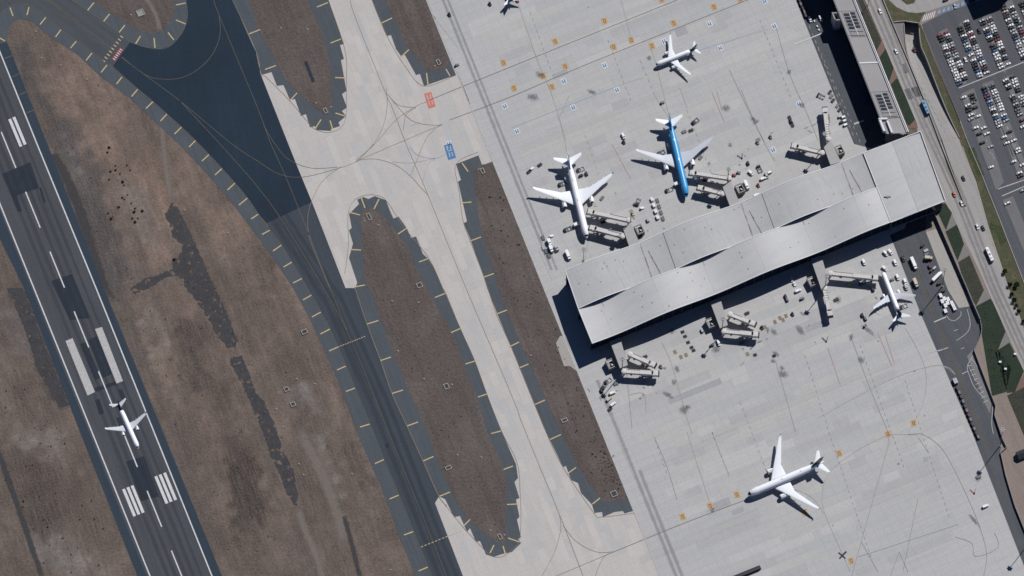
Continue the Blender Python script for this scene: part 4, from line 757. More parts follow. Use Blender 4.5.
# ------------------------------------------------------------------ fixed walkways, boarding bridges, stair towers, masts
def fixed_walkway(corners, label, z0=4.6, z1=8.6):
    c = [P(x, y, z1) for x, y in corners]; mid = sum(c, Vector())/4
    if area2([(v.x, v.y) for v in c]) < 0: c.reverse()
    e = empty('fixed_walkway', (mid.x, mid.y, 0)); tag(e, label, 'walkway', 'fixed walkways leaving the terminal')
    f = lambda v, z: Vector((v.x-mid.x, v.y-mid.y, z))
    b = MB(); b.hexa([f(v, z0) for v in c], [f(v, z1-.3) for v in c]); b.build('walkway_wall', MAT['bridge2'], e)
    s = [mid+(v-mid)*1.05 for v in c]; b = MB(); b.hexa([f(v, z1-.3) for v in s], [f(v, z1) for v in s]); b.build('walkway_roof', MAT['fixroof'], e)
    for v in c:
        q = mid+(v-mid)*.8; b = MB(); b.tube(f(q, 0), f(q, z0), .45, n=8); b.build('column', MAT['conc'], e)
    return e
def boarding_bridge(rot, cab, label, z=4.6, wd=3.0):
    a = P(*rot, z+2.8); c = P(*cab, z+2.8); d = c-a; L = math.hypot(d.x, d.y)
    e = empty('boarding_bridge', (a.x, a.y, 0), math.atan2(d.y, d.x)); tag(e, label, 'boarding bridge', 'boarding bridges')
    b = MB(); b.tube((0, 0, z-.3), (0, 0, z+3.0), 2.1, n=14); b.tube((0, 0, z+3.0), (0, 0, z+3.4), 2.2, 1.2, n=14); b.build('rotunda', MAT['bridge'], e)
    b = MB(); b.tube((0, 0, 0), (0, 0, z-.3), .7, n=10); b.build('support_column', MAT['conc'], e)
    k = L*.5
    b = MB(); b.box(1.5, k, -wd/2, wd/2, z, z+2.9); b.build('tunnel', MAT['bridge'], e)
    b = MB(); b.box(k-.2, L-2.2, -wd/2-.3, wd/2+.3, z-.25, z+3.2); b.build('outer_tunnel', MAT['bridge'], e)
    b = MB()
    for i in range(int(L/2.2)): b.box(2+i*2.2, 2.18+i*2.2, -wd/2-.36, wd/2+.36, z+2.85, z+3.28)
    for s_ in (-1, 1): b.box(2, L-2.4, s_*(wd/2+.12)-.1, s_*(wd/2+.12)+.1, z+2.8, z+3.32)
    b.build('roof_rib', MAT['bridge'], e)
    b = MB(); b.tube((L-1.6, 0, z-.3), (L-1.6, 0, z+3.2), 2.3, n=12); b.box(L-1.6, L+1.8, -2.0, 2.0, z-.2, z+3.0); b.build('cabin', MAT['bridge'], e)
    b = MB(); b.box(L+1.8, L+2.8, -2.2, 2.2, z-.1, z+3.2, tx2=.3); b.build('canopy', MAT['dmetal'], e)
    kx = L*.78
    b = MB()
    for s_ in (-1, 1): b.box(kx-.4, kx+.4, s_*2.4-.35, s_*2.4+.35, .8, z+1.2)
    b.box(kx-.5, kx+.5, -2.7, 2.7, .7, 1.3); b.box(kx-.4, kx+.4, -2.7, 2.7, z-.9, z-.25); b.build('drive_column', MAT['bridge2'], e)
    for s_ in (-1, 1):
        b = MB(); b.tube((kx, s_*1.2-.3, .7), (kx, s_*1.2+.3, .7), .7, n=12); b.build('wheel', MAT['tyre'], e)
    b = MB(); b.beam((L-4, -wd/2-1.2, z-.2), (L-9, -wd/2-1.2, .1), 1.2, .3); b.box(L-4.2, L-2.6, -wd/2-1.9, -wd/2-.4, z-.3, z); b.build('service_stair', MAT['bridge2'], e)
    b = MB(); b.box(L*.55, L*.7, -wd/2-1.0, wd/2+.9, z-1.2, z-.3); b.box(L*.2, L*.26, -wd/2-.9, -wd/2-.1, z+.2, z+1.6); b.build('equipment_box', MAT['bridge2'], e)
    return e
def stair_tower(x, y, label):
    c = P(x, y, 5); e = empty('stair_tower', (c.x, c.y, 0), ANG_B); tag(e, label, 'stair tower', 'stair towers beside the walkways')
    b = MB()
    for q in ((-3, 3, 3.2, 4), (-3, 3, -4, -3.2), (-3, -2.4, -3.2, 3.2), (2.4, 3, -3.2, 3.2)): b.box(*q, 0, 5)
    b.build('wall', MAT['bridge2'], e)
    b = MB(); b.beam((-1.2, -2.8, .2), (-1.2, 2.4, 4.4), 1.4, .3); b.beam((1.0, 2.4, 1.5), (1.0, -2.0, 4.4), 1.2, .3); b.build('stair_flight', MAT['bridge'], e)
    b = MB(); b.box(-2.4, 2.4, 2.0, 3.2, 4.3, 4.5); b.build('landing', MAT['bridge'], e); return e
def mast(x, y, h, label, r=.42, arms=True):
    c = P(x, y); e = empty('light_mast', c); tag(e, label, 'light mast', 'tall floodlight masts')
    b = MB(); b.tube((0, 0, 0), (0, 0, h), r, r*.45, 10); b.build('pole', MAT['bridge2'], e)
    b = MB(); b.box(-.9, .9, -.9, .9, 0, .5); b.build('base', MAT['conc'], e)
    b = MB(); b.tube((0, 0, h-.5), (0, 0, h), 1.5, 1.5, 12); b.build('lamp_ring', MAT['bridge2'], e)
    for i in range(6):
        a = i*PI/3; b = MB(); x_, y_ = 1.7*math.cos(a), 1.7*math.sin(a); b.box(x_-.4, x_+.4, y_-.4, y_+.4, h-1.0, h+.1, tx=.1, ty=.1); b.build('lamp', MAT['bridge'], e)
    return e
GATES = [  # fixed walkway corners, bridges (rotunda, cabin), stair tower, mast, words
    (pts(520, 200, 8, '828,235 885,180 957,352 882,388'), [((629, 220), (590, 211.5)), ((623, 236), (592, 227.5))], (639.4, 229), (630.5, 223), 'white wide-body jet'),
    (pts(640, 150, 8, '665,300 725,255 802,440 727,462'), [((729, 178), (692, 172.5)), ((723, 193.5), (700, 187.5))], (740, 188), (727.5, 181), 'blue jet'),
    (pts(768, 90, 8, '450,460 500,405 580,572 500,595'), [((828.5, 138.5), (825, 109.5)), ((822.5, 152.5), (794, 145.5))], (839.5, 149.5), (823.5, 146), 'empty upper stand'),
    (pts(590, 330, 8, '163,95 240,65 300,275 240,300'), [((630, 354), (653, 364)), ((624, 371), (656, 373))], (610.6, 363.5), (622, 370), 'leftmost lower stand'),
    (pts(690, 290, 8, '163,95 240,65 300,275 240,300'), [((730, 314), (753, 323)), ((724, 331), (756, 334))], (710.6, 322.5), (722, 330), 'middle lower stand'),
    (pts(780, 250, 8, '250,75 330,50 388,250 333,315'), [((830.5, 273), (876, 277.5)), ((824.5, 288), (830, 313.5))], (812, 281), (825, 287), 'rightmost lower stand')]
for fx, br, st, ms, wd in GATES:
    fixed_walkway(fx, 'grey flat-roofed walkway from the terminal to the %s' % wd)
    for i, (r, c) in enumerate(br):
        boarding_bridge(r, c, '%s boarding bridge of the pair at the %s' % (('upper cream', 'lower cream')[i], wd))
    stair_tower(*st, 'small open-topped stair tower beside the walkway at the %s' % wd)
    mast(ms[0], ms[1]+3, 27, 'floodlight mast at the walkway head by the %s' % wd, .5)
mast(942.5, 286.5, 32, 'floodlight mast beside the stacked white containers on the service road')
mast(1000, 446, 31, 'floodlight mast at the kink of the boundary wall, lower right'); mast(1030, 542, 30, 'floodlight mast by the lower right corner, its shadow on the apron')
mast(583.5, 261, 22, 'floodlight mast at the left end of the terminal roof', .3)
mast(868, 5, 12, 'short lamp mast beside the upper road and pier', .2); mast(646.5, 590, 20, 'floodlight mast below the bottom edge of the apron', .3)

# ------------------------------------------------------------------ aircraft
def airliner(label, nose, tail, tl_, tr_, r=2.0, wide=False, sweep=27, alt=0.0, fus='white', wing='wingw', fin='white', tailm=None, eng='white', winglet=True, nosemask=False, stab='wingw', name='airliner', finh=None):
    zc = (r*1.0+1.9 if not wide else r+2.3)+alt; zt = zc+(1.4 if not wide else 2.6)
    N = P(*nose, zc); T = P(*tail, zc+r*.6); ax = Vector((N.x-T.x, N.y-T.y, 0)); L = ax.length; ax.normalize(); pr = Vector((-ax.y, ax.x, 0))
    TL, TR = P(*tl_, zt), P(*tr_, zt)
    xt = ((TL-T).dot(ax)+(TR-T).dot(ax))/2; hs = (abs((TL-T).dot(pr))+abs((TR-T).dot(pr)))/2
    e = empty(name, (T.x, T.y, alt), math.atan2(ax.y, ax.x)); tag(e, label, 'airliner', 'airliners'); zc -= alt
    W = MAT
    prof = [(0, .03, -.28), (.006, .2, -.26), (.015, .36, -.22), (.032, .58, -.14), (.055, .78, -.06), (.085, .93, -.02), (.12, 1, 0), (.3, 1, 0), (.5, 1, 0), (.66, 1, 0), (.74, .93, .07), (.81, .79, .2), (.88, .58, .38), (.94, .36, .55), (.985, .16, .7), (1, .06, .76)]
    b = MB(); b.lathe([((1-f)*L, 0, zc+k*r, q*r, q*r) for f, q, k in prof if tailm is None or f < .83], 24); b.build('fuselage', W[fus], e, True)
    if tailm:
        b = MB(); b.lathe([((1-f)*L, 0, zc+k*r, q*r, q*r) for f, q, k in prof if f > .8], 24); b.build('tail_cone', W[tailm], e, True)
    # cockpit windows
    v = []; f = []
    ws = ((.018, .42, -.20), (.034, .64, -.12)) if not nosemask else ((.012, .36, -.22), (.036, .66, -.12))
    n = 10
    for fr, q, k in ws:
        for i in range(n+1):
            a = math.radians(25+130*i/n); v.append(((1-fr)*L, q*r*1.03*math.cos(a), zc+k*r+q*r*1.05*math.sin(a)))
    f = [[i, i+1, n+2+i, n+1+i] for i in range(n)]; b = MB(); b.add(v, f); b.build('cockpit_window', W['cockpit'], e)
    for s_ in (1, -1):
        b = MB(); b.beam((L*.3, s_*r*.955, zc+r*.28), (L*.86, s_*r*.955, zc+r*.28), .06, .34); b.build('window_band', W['cockpit'], e)
    if wide:
        for fr in (.3, .55):
            b = MB(); b.lathe([(L*fr+1.4, 0, zc+r*.98, .05, .05), (L*fr+.6, 0, zc+r*.98, .55, .4), (L*fr-.9, 0, zc+r*.98, .55, .4), (L*fr-2.0, 0, zc+r*.98, .05, .05)], 10); b.build('antenna_dome', W['white'], e, True)
    # wings
    ts = math.tan(math.radians(sweep)); tipc = L*(.030 if wide else .038); rootc = hs*.36*ts+L*(.108 if wide else .105)
    zw = zc-r*.55; dih = math.tan(math.radians(6.5))
    def section(x_le, y, z, c, th, n=10):
        o = []
        for i in range(n):
            t = 2*PI*i/n; xx = (math.cos(t)+1)/2; yy = math.sin(t)*th*c*(.35+.65*xx)
            o.append(Vector((x_le-c*(1-xx), y, z+yy)))
        return o
    x_root = xt+tipc*.5+(hs)*ts
    te_root = x_root-rootc; yk = .36
    for s_ in (1, -1):
        sec = []
        for fr in (0.0, yk, .7, .94, 1.0):
            y = fr*hs; le = x_root-y*ts-(0 if fr < 1 else tipc*.25)
            tip_te = xt-tipc*.5
            kink_te = te_root+.03*rootc if fr <= yk else (te_root+.03*rootc)*(1-(fr-yk)/(1-yk))+tip_te*(fr-yk)/(1-yk)
            te = te_root if fr == 0 else kink_te
            sec.append(section(le, s_*y, zw+y*dih+(.0 if fr < 1 else .25), max(le-te, tipc*.5), .06 if fr < .3 else .05))
        if winglet:
            y = hs*1.012; sec.append(section(xt-tipc*.15, s_*y, zw+y*dih+(1.5 if not wide else 1.9), tipc*.45, .05))
        b = MB(); n = len(sec[0]); vs = [q for s2 in sec for q in s2]; fs = []
        for k in range(len(sec)-1): fs += [[k*n+i, k*n+(i+1) % n, (k+1)*n+(i+1) % n, (k+1)*n+i] for i in range(n)]
        fs += [list(range(n)), list(range((len(sec)-1)*n, len(sec)*n))]; b.add(vs, fs); wg = b.build('wing', W[wing], e, False)
        for fr in (.3, .45, .6, .75):
            y = fr*hs*s_; le = x_root-abs(y)*ts; te = (te_root+.03*rootc)*(1-max(0, fr-yk)/(1-yk))+(xt-tipc*.5)*max(0, fr-yk)/(1-yk)
            b = MB(); ln = L*.045; z0 = zw+abs(y)*dih-.35
            b.lathe([(te+ln*.6, y, z0, .05, .05), (te+ln*.2, y, z0, .28, .35), (te-ln*.2, y, z0+.05, .22, .28), (te-ln*.45, y, z0+.1, .04, .04)], 8); b.build('flap_fairing', W[wing], wg, True)
        # engine
        y = .34*hs*s_; le = x_root-abs(y)*ts; er = (1.95 if wide else 1.25); el = (6.8 if wide else 4.5); zE = max(zw+abs(y)*dih-er*1.15, er+.55)
        b = MB(); x0 = le+el*.72
        b.lathe([(x0, y, zE, er*.86, er*.86), (x0-.12*el, y, zE, er, er), (x0-.5*el, y, zE, er*.98, er*.98), (x0-el, y, zE, er*.68, er*.68)], 18); en = b.build('engine', W[eng], e, True)
        b = MB(); b.lathe([(x0+.03, y, zE, er*.78, er*.78), (x0-.05, y, zE, er*.78, er*.78)], 18); b.build('intake', W['dmetal'], en)
        b = MB(); b.lathe([(x0-el*.98, y, zE, er*.5, er*.5), (x0-el*1.22, y, zE, er*.2, er*.2)], 12); b.build('exhaust', W['nozzle'], en, True)
        b = MB(); b.box(le-el*.3, le+el*.35, y-.18, y+.18, zE+er*.7, zw+abs(y)*dih+.1); b.build('pylon', W[wing], en)
        # tailplane
        th = L*(.152 if wide else .162); xr = L*.115; tr = L*.085; tt = math.tan(math.radians(34)); zs = zc+r*.62
        sec = [section(xr+tr*.2, s_*.1, zs, tr*1.15, .05), section(xr+tr*.15-th*tt, s_*th, zs+th*.1, tr*.38, .05)]
        b = MB(); vs = [q for s2 in sec for q in s2]; fs = [[i, (i+1) % n, n+(i+1) % n, n+i] for i in range(n)]+[list(range(n)), list(range(n, 2*n))]; b.add(vs, fs); b.build('tailplane', W[stab], e)
    b = MB(); hf = finh or L*(.135 if wide else .15); xr = L*.125; b.add([(xr+L*.055, -.25, zc+r*.75), (xr+L*.055, .25, zc+r*.75), (xr-L*.075, .2, zc+r*.85), (xr-L*.075, -.2, zc+r*.85),
        (xr-L*.062, -.12, zc+r+hf), (xr-L*.062, .12, zc+r+hf), (xr-L*.115, .1, zc+r+hf), (xr-L*.115, -.1, zc+r+hf)], [[0,1,2,3],[4,7,6,5],[0,4,5,1],[1,5,6,2],[2,6,7,3],[3,7,4,0]]); b.build('fin', W[fin], e)
    b = MB(); b.lathe([(x_root+L*.05, 0, zc-r*.55, .2, .1), (x_root-L*.01, 0, zc-r*.6, r*.95, r*.55), (te_root-L*.01, 0, zc-r*.6, r*.95, r*.55), (te_root-L*.07, 0, zc-r*.55, .2, .1)], 14); b.build('belly_fairing', W[fus], e, True)
    if alt < 5:
        wr = .62 if wide else .5
        for (gx, gy, n2) in ((L*.87, 0, 2), (te_root+rootc*.18, r*1.35, 2), (te_root+rootc*.18, -r*1.35, 2)):
            b = MB(); b.tube((gx, gy, wr), (gx, gy, zc-r*.5), .2, n=8); g = b.build('landing_gear', W['nozzle'], e)
            for dx in ((-.75, .75) if (wide and gy) else (0,)):
                for s_ in (-1, 1):
                    b = MB(); b.tube((gx+dx, gy+s_*.4-.18, wr), (gx+dx, gy+s_*.4+.18, wr), wr, n=12); b.build('wheel', W['tyre'], g)
    return e
airliner('white twin-engine airliner with dark fin, airborne above the runway', (138.2, 448.6), (117.6, 402), (104.6, 428), (146.3, 412.8), 2.0, alt=270, fin='navy', tailm='navy', wing='wingg', stab='wingg')
airliner('white narrow-body airliner with grey fin taxiing across the upper apron', (655.6, 64.8), (697.5, 47.8), (688.7, 76.2), (672.8, 33.6), 2.0, fin='greyfin', tailm='greyfin')
airliner('bright blue wide-body airliner with pale wings parked at the terminal', (686.9, 196.8), (668.8, 117.5), (712.9, 133.8), (636.9, 152.5), 2.9, True, 34, fus='blue', fin='blue', wing='wingg', stab='wingw', winglet=False)
airliner('all-white wide-body airliner parked nose-in at the left end of the terminal', (586.9, 238.1), (567.3, 156), (613, 170), (534.8, 190.6), 2.85, True, 33)
airliner('white narrow-body airliner with navy tail parked beside the service road', (882.3, 271), (901.6, 319), (874.4, 309.4), (916, 293.5), 2.0, fin='navy', tailm='navy', wing='wingg', stab='wingw')
airliner('white wide-body airliner with dark maroon fin taxiing on the lower apron', (747.5, 494.6), (824, 461.6), (813.6, 509.9), (784.5, 433.1), 2.98, True, 35, fin='maroon', nosemask=True)
airliner('airliner cut by the top edge, only its tail in the picture', (494, -46), (513.5, 2.5), (480, -10), (530, -30), 2.0, fin='navy', tailm='navy')

# ------------------------------------------------------------------ vehicles
def car_mesh(col):
    b = MB(); b.box(-2.2, 2.2, -.88, .88, .35, .85, 0, tx=.08, ty=.04); b.box(-2.05, 1.9, -.86, .86, .85, 1.0, 0, tx=.25, ty=.06)
    b.box(-1.75, 1.0, -.8, .8, 1.0, 1.38, 1, tx=.45, ty=.12, tx2=.62); b.box(-1.28, .36, -.66, .66, 1.38, 1.46, 0, tx=.06, ty=.05)
    for x in (-1.35, 1.35):
        for y in (-.8, .8): b.tube((x, y-.1, .33), (x, y+.1, .33), .33, n=8, mi=2)
    o = b.build('car', [PAINT[col], MAT['vglass'], MAT['tyre']]); COL.objects.unlink(o); return o.data
CARS = {c: car_mesh(c) for c in ('white', 'silver', 'grey', 'black', 'red', 'blue', 'beige', 'orange', 'maroon')}
def car(x, y, rz, col, label, group=None):
    o = bpy.data.objects.new('car', CARS[col]); COL.objects.link(o); c = P(x, y, .16); o.location = c; o.rotation_euler = (0, 0, rz); o.scale = (random.uniform(1.05, 1.16), random.uniform(1.08, 1.18), random.uniform(1.0, 1.2))
    return tag(o, label, 'car', group)
ONES = 'first second third fourth fifth sixth seventh eighth ninth tenth eleventh twelfth thirteenth fourteenth fifteenth sixteenth seventeenth eighteenth nineteenth twentieth twenty-first twenty-second twenty-third twenty-fourth twenty-fifth'.split()
COLS = ['white']*13+['silver']*8+['grey']*3+['black']*8+['maroon', 'blue']
def car_row(a, b, where, side, fill=.95, spec=None):
    n = max(1, round(math.hypot(b[0]-a[0], b[1]-a[1])/2.95)); k = 0
    for i in range(n+1):
        if random.random() > fill: continue
        t = i/n; x, y = a[0]+(b[0]-a[0])*t, a[1]+(b[1]-a[1])*t
        if x > 1030: continue
        col = spec.get(i, None) if spec else None
        col = col or random.choice(COLS)
        car(x+random.uniform(-.35, .35), y+random.uniform(-.15, .15), ANG_B+random.choice((0, PI))+random.uniform(-.05, .05), col, '%s car, %s from the top in the %s column of the %s parking row' % (col, ONES[k], side, where), 'cars in the car park'); k += 1
U = 'upper'
car_row((940.0, 35.5), (959.6, 84), 'first upper', 'left', spec={0: 'red', 1: 'black', 2: 'black'}); car_row((946.3, 33), (965, 79), 'first upper', 'right', spec={0: 'red', 1: 'white', 2: 'grey', 3: 'black'})
car_row((960.2, 28), (979.8, 77), 'second upper', 'left', .9, {0: 'black', 1: 'black', 2: 'black', 8: 'blue'}); car_row((965.8, 22), (986.4, 73), 'second upper', 'right', spec={0: 'white', 1: 'black', 2: 'black', 5: 'red'})
car_row((982.6, 21), (1001.5, 67.5), 'third upper', 'left', .92, {3: 'white', 9: 'maroon', 10: 'black'}); car_row((989.2, 18.5), (1007.8, 64.5), 'third upper', 'right', spec={8: 'red'})
car_row((1002.8, 6.5), (1024, 58), 'fourth upper', 'left', spec={3: 'maroon', 4: 'black'}); car_row((1011.5, 7.8), (1030, 52), 'fourth upper', 'right', spec={9: 'red'})
car_row((1021.5, 3.5), (1030, 24), 'fifth upper', 'left', spec={0: 'black', 1: 'black', 2: 'black'})
car_row((984.2, 88.5), (999.5, 126.5), 'second lower', 'left', .96, {3: 'red'}); car_row((991.8, 85.5), (1006, 121), 'second lower', 'right')
car_row((1005.8, 80.3), (1020, 115), 'third lower', 'left'); car_row((1013, 77.2), (1030, 119), 'third lower', 'right')
for i, (x, y, c) in enumerate([(963.5, 97.6, 'white'), (971.5, 95, 'black'), (972.6, 97.8, 'black'), (973.8, 100.6, 'black'), (972.5, 103, 'grey'), (968, 105.5, 'white'), (968.4, 108.2, 'black'), (968.8, 111, 'black'), (975.2, 107.8, 'black'), (971.3, 115.2, 'white'), (978, 116.5, 'white'), (971, 119.4, 'silver'), (975.6, 128.2, 'white'), (983.8, 128.2, 'white'),
        (979.5, 134, 'black'), (987, 134, 'white'), (982.5, 143, 'black'), (990.8, 147, 'silver'), (991, 167.5, 'white')]):
    car(x, y, ANG_B+(i % 2)*PI, c, '%s car, %s from the top in the sparse first lower parking row' % (c, ONES[i]), 'cars in the car park')
for i, (x, y, c) in enumerate([(1004, 137.3, 'white'), (1009.4, 132, 'black'), (1006.8, 143.4, 'white'), (1013.8, 140.8, 'white'), (1017.5, 149.3, 'white'), (1018.6, 152, 'white'), (1013.6, 162, 'white'), (1022.6, 165, 'white'), (1019.2, 173.3, 'white'), (1020.6, 176.3, 'maroon'), (1022.8, 190.7, 'silver'), (1007.4, 203.6, 'white'), (1022.3, 120.4, 'maroon'), (1023, 127, 'white')]):
    car(x, y, ANG_B+(i % 2)*PI, c, '%s car, %s of the scattered cars by the right edge of the car park' % (c, ONES[i]), 'cars in the car park')
for x, y, rz, c, l in [(880, 11.5, ANG_A, 'white', 'white car driving on the elevated road beside the pier skylights'), (896, 51.6, ANG_A+.1, 'white', 'white car driving on the road beside the brick path'), (912.6, 45.8, ANG_A, 'maroon', 'dark red car at the foot of the shaded ramp'),
        (954.8, 6.4, ANG_A-.1, 'silver', 'silver car standing in the blue painted bays'), (979.2, 31.2, ANG_A, 'black', 'black car driving between the second and third parking rows'), (965.5, 60, ANG_A, 'white', 'white car driving in the lane between first and second parking rows'),
        (963.4, 178.6, ANG_A, 'black', 'black car on the ramp road beside the barrier end'), (954.2, 194.6, ANG_A, 'orange', 'orange car driving past the end hall of the terminal'), (961.6, 203.8, ANG_A, 'white', 'white car at the tip of the road barrier'), (977.3, 227, ANG_A, 'white', 'white car driving side by side with a black one'),
        (983, 228.4, ANG_A, 'black', 'black car driving side by side with a white one'), (972, 1, ANG_B, 'black', 'dark car in the uppermost blue bay'), (945.5, .6, ANG_B, 'black', 'dark car on the curved road at the top'), (903, 259.4, ANG_A, 'black', 'dark car parked on the apron edge by the service road'), (1019, 20, ANG_A, 'silver', 'silver car in the lane beside the fourth parking row'),
        (864, 24, ANG_A, 'blue', 'small blue car in the deep shade beside the pier')]:
    if 'deep shade' in l: x, y = 864.5, 101
    o = car(x, y, rz, c, l)
    if 'shaded ramp' in l: o.location = P(914.5, 50, -5.3)
def wheels(b, xs, yw, r=.45, mi=2):
    for x in xs:
        for s_ in (-1, 1): b.tube((x, s_*yw-.15, r), (x, s_*yw+.15, r), r, n=10, mi=mi)
def bus(x, y, rz, col, label):
    e = empty('bus', P(x, y, .15), rz); tag(e, label, 'bus')
    b = MB(); b.box(-6.3, 6.3, -1.28, 1.28, .4, 3.2, tx=.08, ty=.08); b.build('body', PAINT[col], e)
    b = MB(); b.box(6.2, 6.36, -1.15, 1.15, 1.2, 2.8); b.build('windscreen', MAT['vglass'], e)
    for s_ in (-1, 1): b = MB(); b.box(-5.8, 5.8, s_*1.27-.04, s_*1.27+.04, 1.6, 2.6); b.build('side_window', MAT['vglass'], e)
    for k in (-3.6, .4, 3.8): b = MB(); b.box(k-.9, k+.9, -.75, .75, 3.2, 3.5, tx=.1, ty=.1); b.build('roof_unit', MAT['bridge2' if k == .4 else 'bridge'] if col == 'white' else PAINT['blue'], e)
    for k in (-3.8, 3.9):
        for s_ in (-1, 1): b = MB(); b.tube((k, s_*1.1-.15, .5), (k, s_*1.1+.15, .5), .5, n=12); b.build('wheel', MAT['tyre'], e)
b_ = PAINT['blue']; PAINT['paleblue'] = flat('pale_blue_vehicle_paint', (104, 158, 196), .35)
bus(925.3, 108.5, ANG_A, 'paleblue', 'pale blue bus driving down the main road'); bus(989.3, 255.5, ANG_A, 'white', 'white bus on the road beside the green verge')
def truck(x, y, rz, label, L=9.0, col='white', box='white', h=3.4):
    e = empty('truck', P(x, y, .15), rz); tag(e, label, 'truck')
    b = MB(); b.box(L/2-2.0, L/2, -1.15, 1.15, .5, 2.5, tx=.02, ty=.08, tx2=.45); b.build('cab', PAINT[col], e)
    b = MB(); b.box(L/2-.42, L/2-.02, -1.0, 1.0, 1.5, 2.3, tx2=.3); b.build('windscreen', MAT['vglass'], e)
    b = MB(); b.box(-L/2, L/2-2.3, -1.25, 1.25, .9, h); b.build('cargo_box', PAINT[box], e)
    b = MB(); b.box(-L/2, L/2-.4, -.5, .5, .5, .88); b.build('chassis', MAT['dmetal'], e)
    for k in (-L/2+1.4, L/2-1.2):
        for s_ in (-1, 1): b = MB(); b.tube((k, s_*1.05-.15, .48), (k, s_*1.05+.15, .48), .48, n=10); b.build('wheel', MAT['tyre'], e)
truck(913.7, 264.4, ANG_A, 'white box truck driving on the service road', 11); truck(937, 277.3, ang((931, 283), (943, 271)), 'white long box truck parked at an angle beside the mast', 11)
truck(915.6, 284, ANG_A, 'pale truck on the service road below the white box truck', 8, 'silver', 'beige'); truck(928.7, 258.8, ANG_B-.5, 'beige truck parked by the pale pavement strip', 6.5, 'beige', 'beige')
truck(568, 256, ANG_A, 'white van truck standing at the left end of the terminal', 8.5); truck(746.5, 186, ANG_A, 'white catering truck beside the stair tower near the blue jet', 8); truck(549.4, 243.2, ANG_A, 'white box truck, upper of two behind the dollies on the left', 6); truck(551.2, 250, ANG_A, 'white box truck, lower of two behind the dollies on the left', 6)
truck(677.4, 184.6, ANG_B, 'white service truck under the nose of the blue jet', 5.5); truck(577, 225.2, ANG_B, 'white service truck under the nose of the white wide-body', 5.5); truck(556.6, 248.8, ANG_A, 'grey truck standing right of two white box trucks', 5.5, 'silver', 'silver')
def one(name, build, mats):
    b = MB(); build(b); o = b.build(name, mats); COL.objects.unlink(o); return o.data
def van_(b):
    b.box(-2.5, 2.5, -.98, .98, .4, 1.3, 0, ty=.03); b.box(-2.48, 1.6, -.95, .95, 1.3, 2.1, 0, tx=.1, ty=.1, tx2=.5); b.box(1.05, 1.66, -.88, .88, 1.32, 1.95, 1, tx2=.42); wheels(b, (-1.6, 1.6), .9, .36)
def tug_(b):
    b.box(-1.6, 1.6, -.95, .95, .3, 1.0, 0, ty=.05); b.box(-1.5, -.2, -.8, .8, 1.0, 1.8, 1, tx=.1, ty=.1); b.box(-1.5, -.2, -.82, .82, 1.8, 1.9, 0); wheels(b, (-1.0, 1.0), .85, .38)
def dolly_(b):
    b.box(-1.7, 1.7, -1.0, 1.0, .45, .62, 1); b.box(1.7, 2.6, -.08, .08, .45, .55, 1); b.box(-1.5, 1.5, -.9, .9, .62, 1.9, 0, tx=.0, ty=.12); wheels(b, (-1.2, 1.2), .8, .25)
def flatbed_(b):
    b.box(-1.9, 1.9, -1.1, 1.1, .45, .65, 0); b.box(1.9, 2.8, -.08, .08, .45, .55, 1)
    for x in (-1.8, 1.8):
        for y in (-1.0, 1.0): b.box(x-.06, x+.06, y-.06, y+.06, .65, 1.5, 1)
    for y in (-1.0, 1.0): b.box(-1.8, 1.8, y-.05, y+.05, 1.4, 1.5, 1)
    wheels(b, (-1.2, 1.2), .8, .25)
def uld_(b):
    b.hexa([(-1.55, -1.0, .2), (1.55, -1.0, .2), (1.55, 1.0, .2), (-1.55, 1.0, .2)], [(-1.55, -1.0, 1.9), (1.55, -1.0, 1.9), (1.55, 1.0, 1.9), (-1.55, 1.0, 1.9)], 0); b.box(-1.6, 1.6, -1.05, 1.05, 0, .2, 1); b.box(-1.6, 1.6, -.06, .06, 1.9, 1.95, 1)
def frame_(b):
    for y in (-1.6, 1.6): b.box(-3.2, 3.2, y-.2, y+.2, .5, .9, 0)
    for x in (-3.0, 0, 3.0): b.box(x-.2, x+.2, -1.6, 1.6, .5, .85, 0)
    b.box(-3.2, -1.8, -1.4, 1.4, .9, 1.8, 1); wheels(b, (-2.4, 2.4), 1.5, .35)
def towbar_(b):
    b.beam((0, 0, .4), (4.6, 1.5, .4), .35, .3, 0); b.beam((0, 0, .4), (3.4, -3.2, .4), .35, .3, 0); b.tube((.0, -.5, .35), (.0, .5, .35), .35, n=8, mi=2); b.box(-.6, .6, -.5, .5, .3, .7, 1)
VM = {}
for nm, fn, cols in (('van', van_, ('white', 'silver', 'beige')), ('baggage_tug', tug_, ('white', 'grey', 'yellow', 'red', 'black')), ('baggage_dolly', dolly_, ('white', 'silver', 'grey', 'black', 'maroon', 'blue', 'beige')), ('flat_dolly', flatbed_, ('grey', 'black', 'silver')), ('cargo_container', uld_, ('white', 'silver')), ('loader_frame', frame_, ('grey', 'silver')), ('tow_bar', towbar_, ('black', 'orange'))):
    for c in cols: VM[nm, c] = one(nm, fn, [PAINT[c], MAT['vglass'] if nm in ('van', 'baggage_tug') else MAT['dmetal'], MAT['tyre']])
def put(nm, col, x, y, rz, label, cat=None, group=None, sc=1.0):
    o = bpy.data.objects.new(nm, VM[nm, col]); COL.objects.link(o); o.location = P(x, y, .12); o.rotation_euler = (0, 0, rz); o.scale = (sc, sc, sc)
    return tag(o, label, cat or nm.replace('_', ' '), group)
a, bb = ANG_A, ANG_B
G = 'ground support vehicles on the apron'
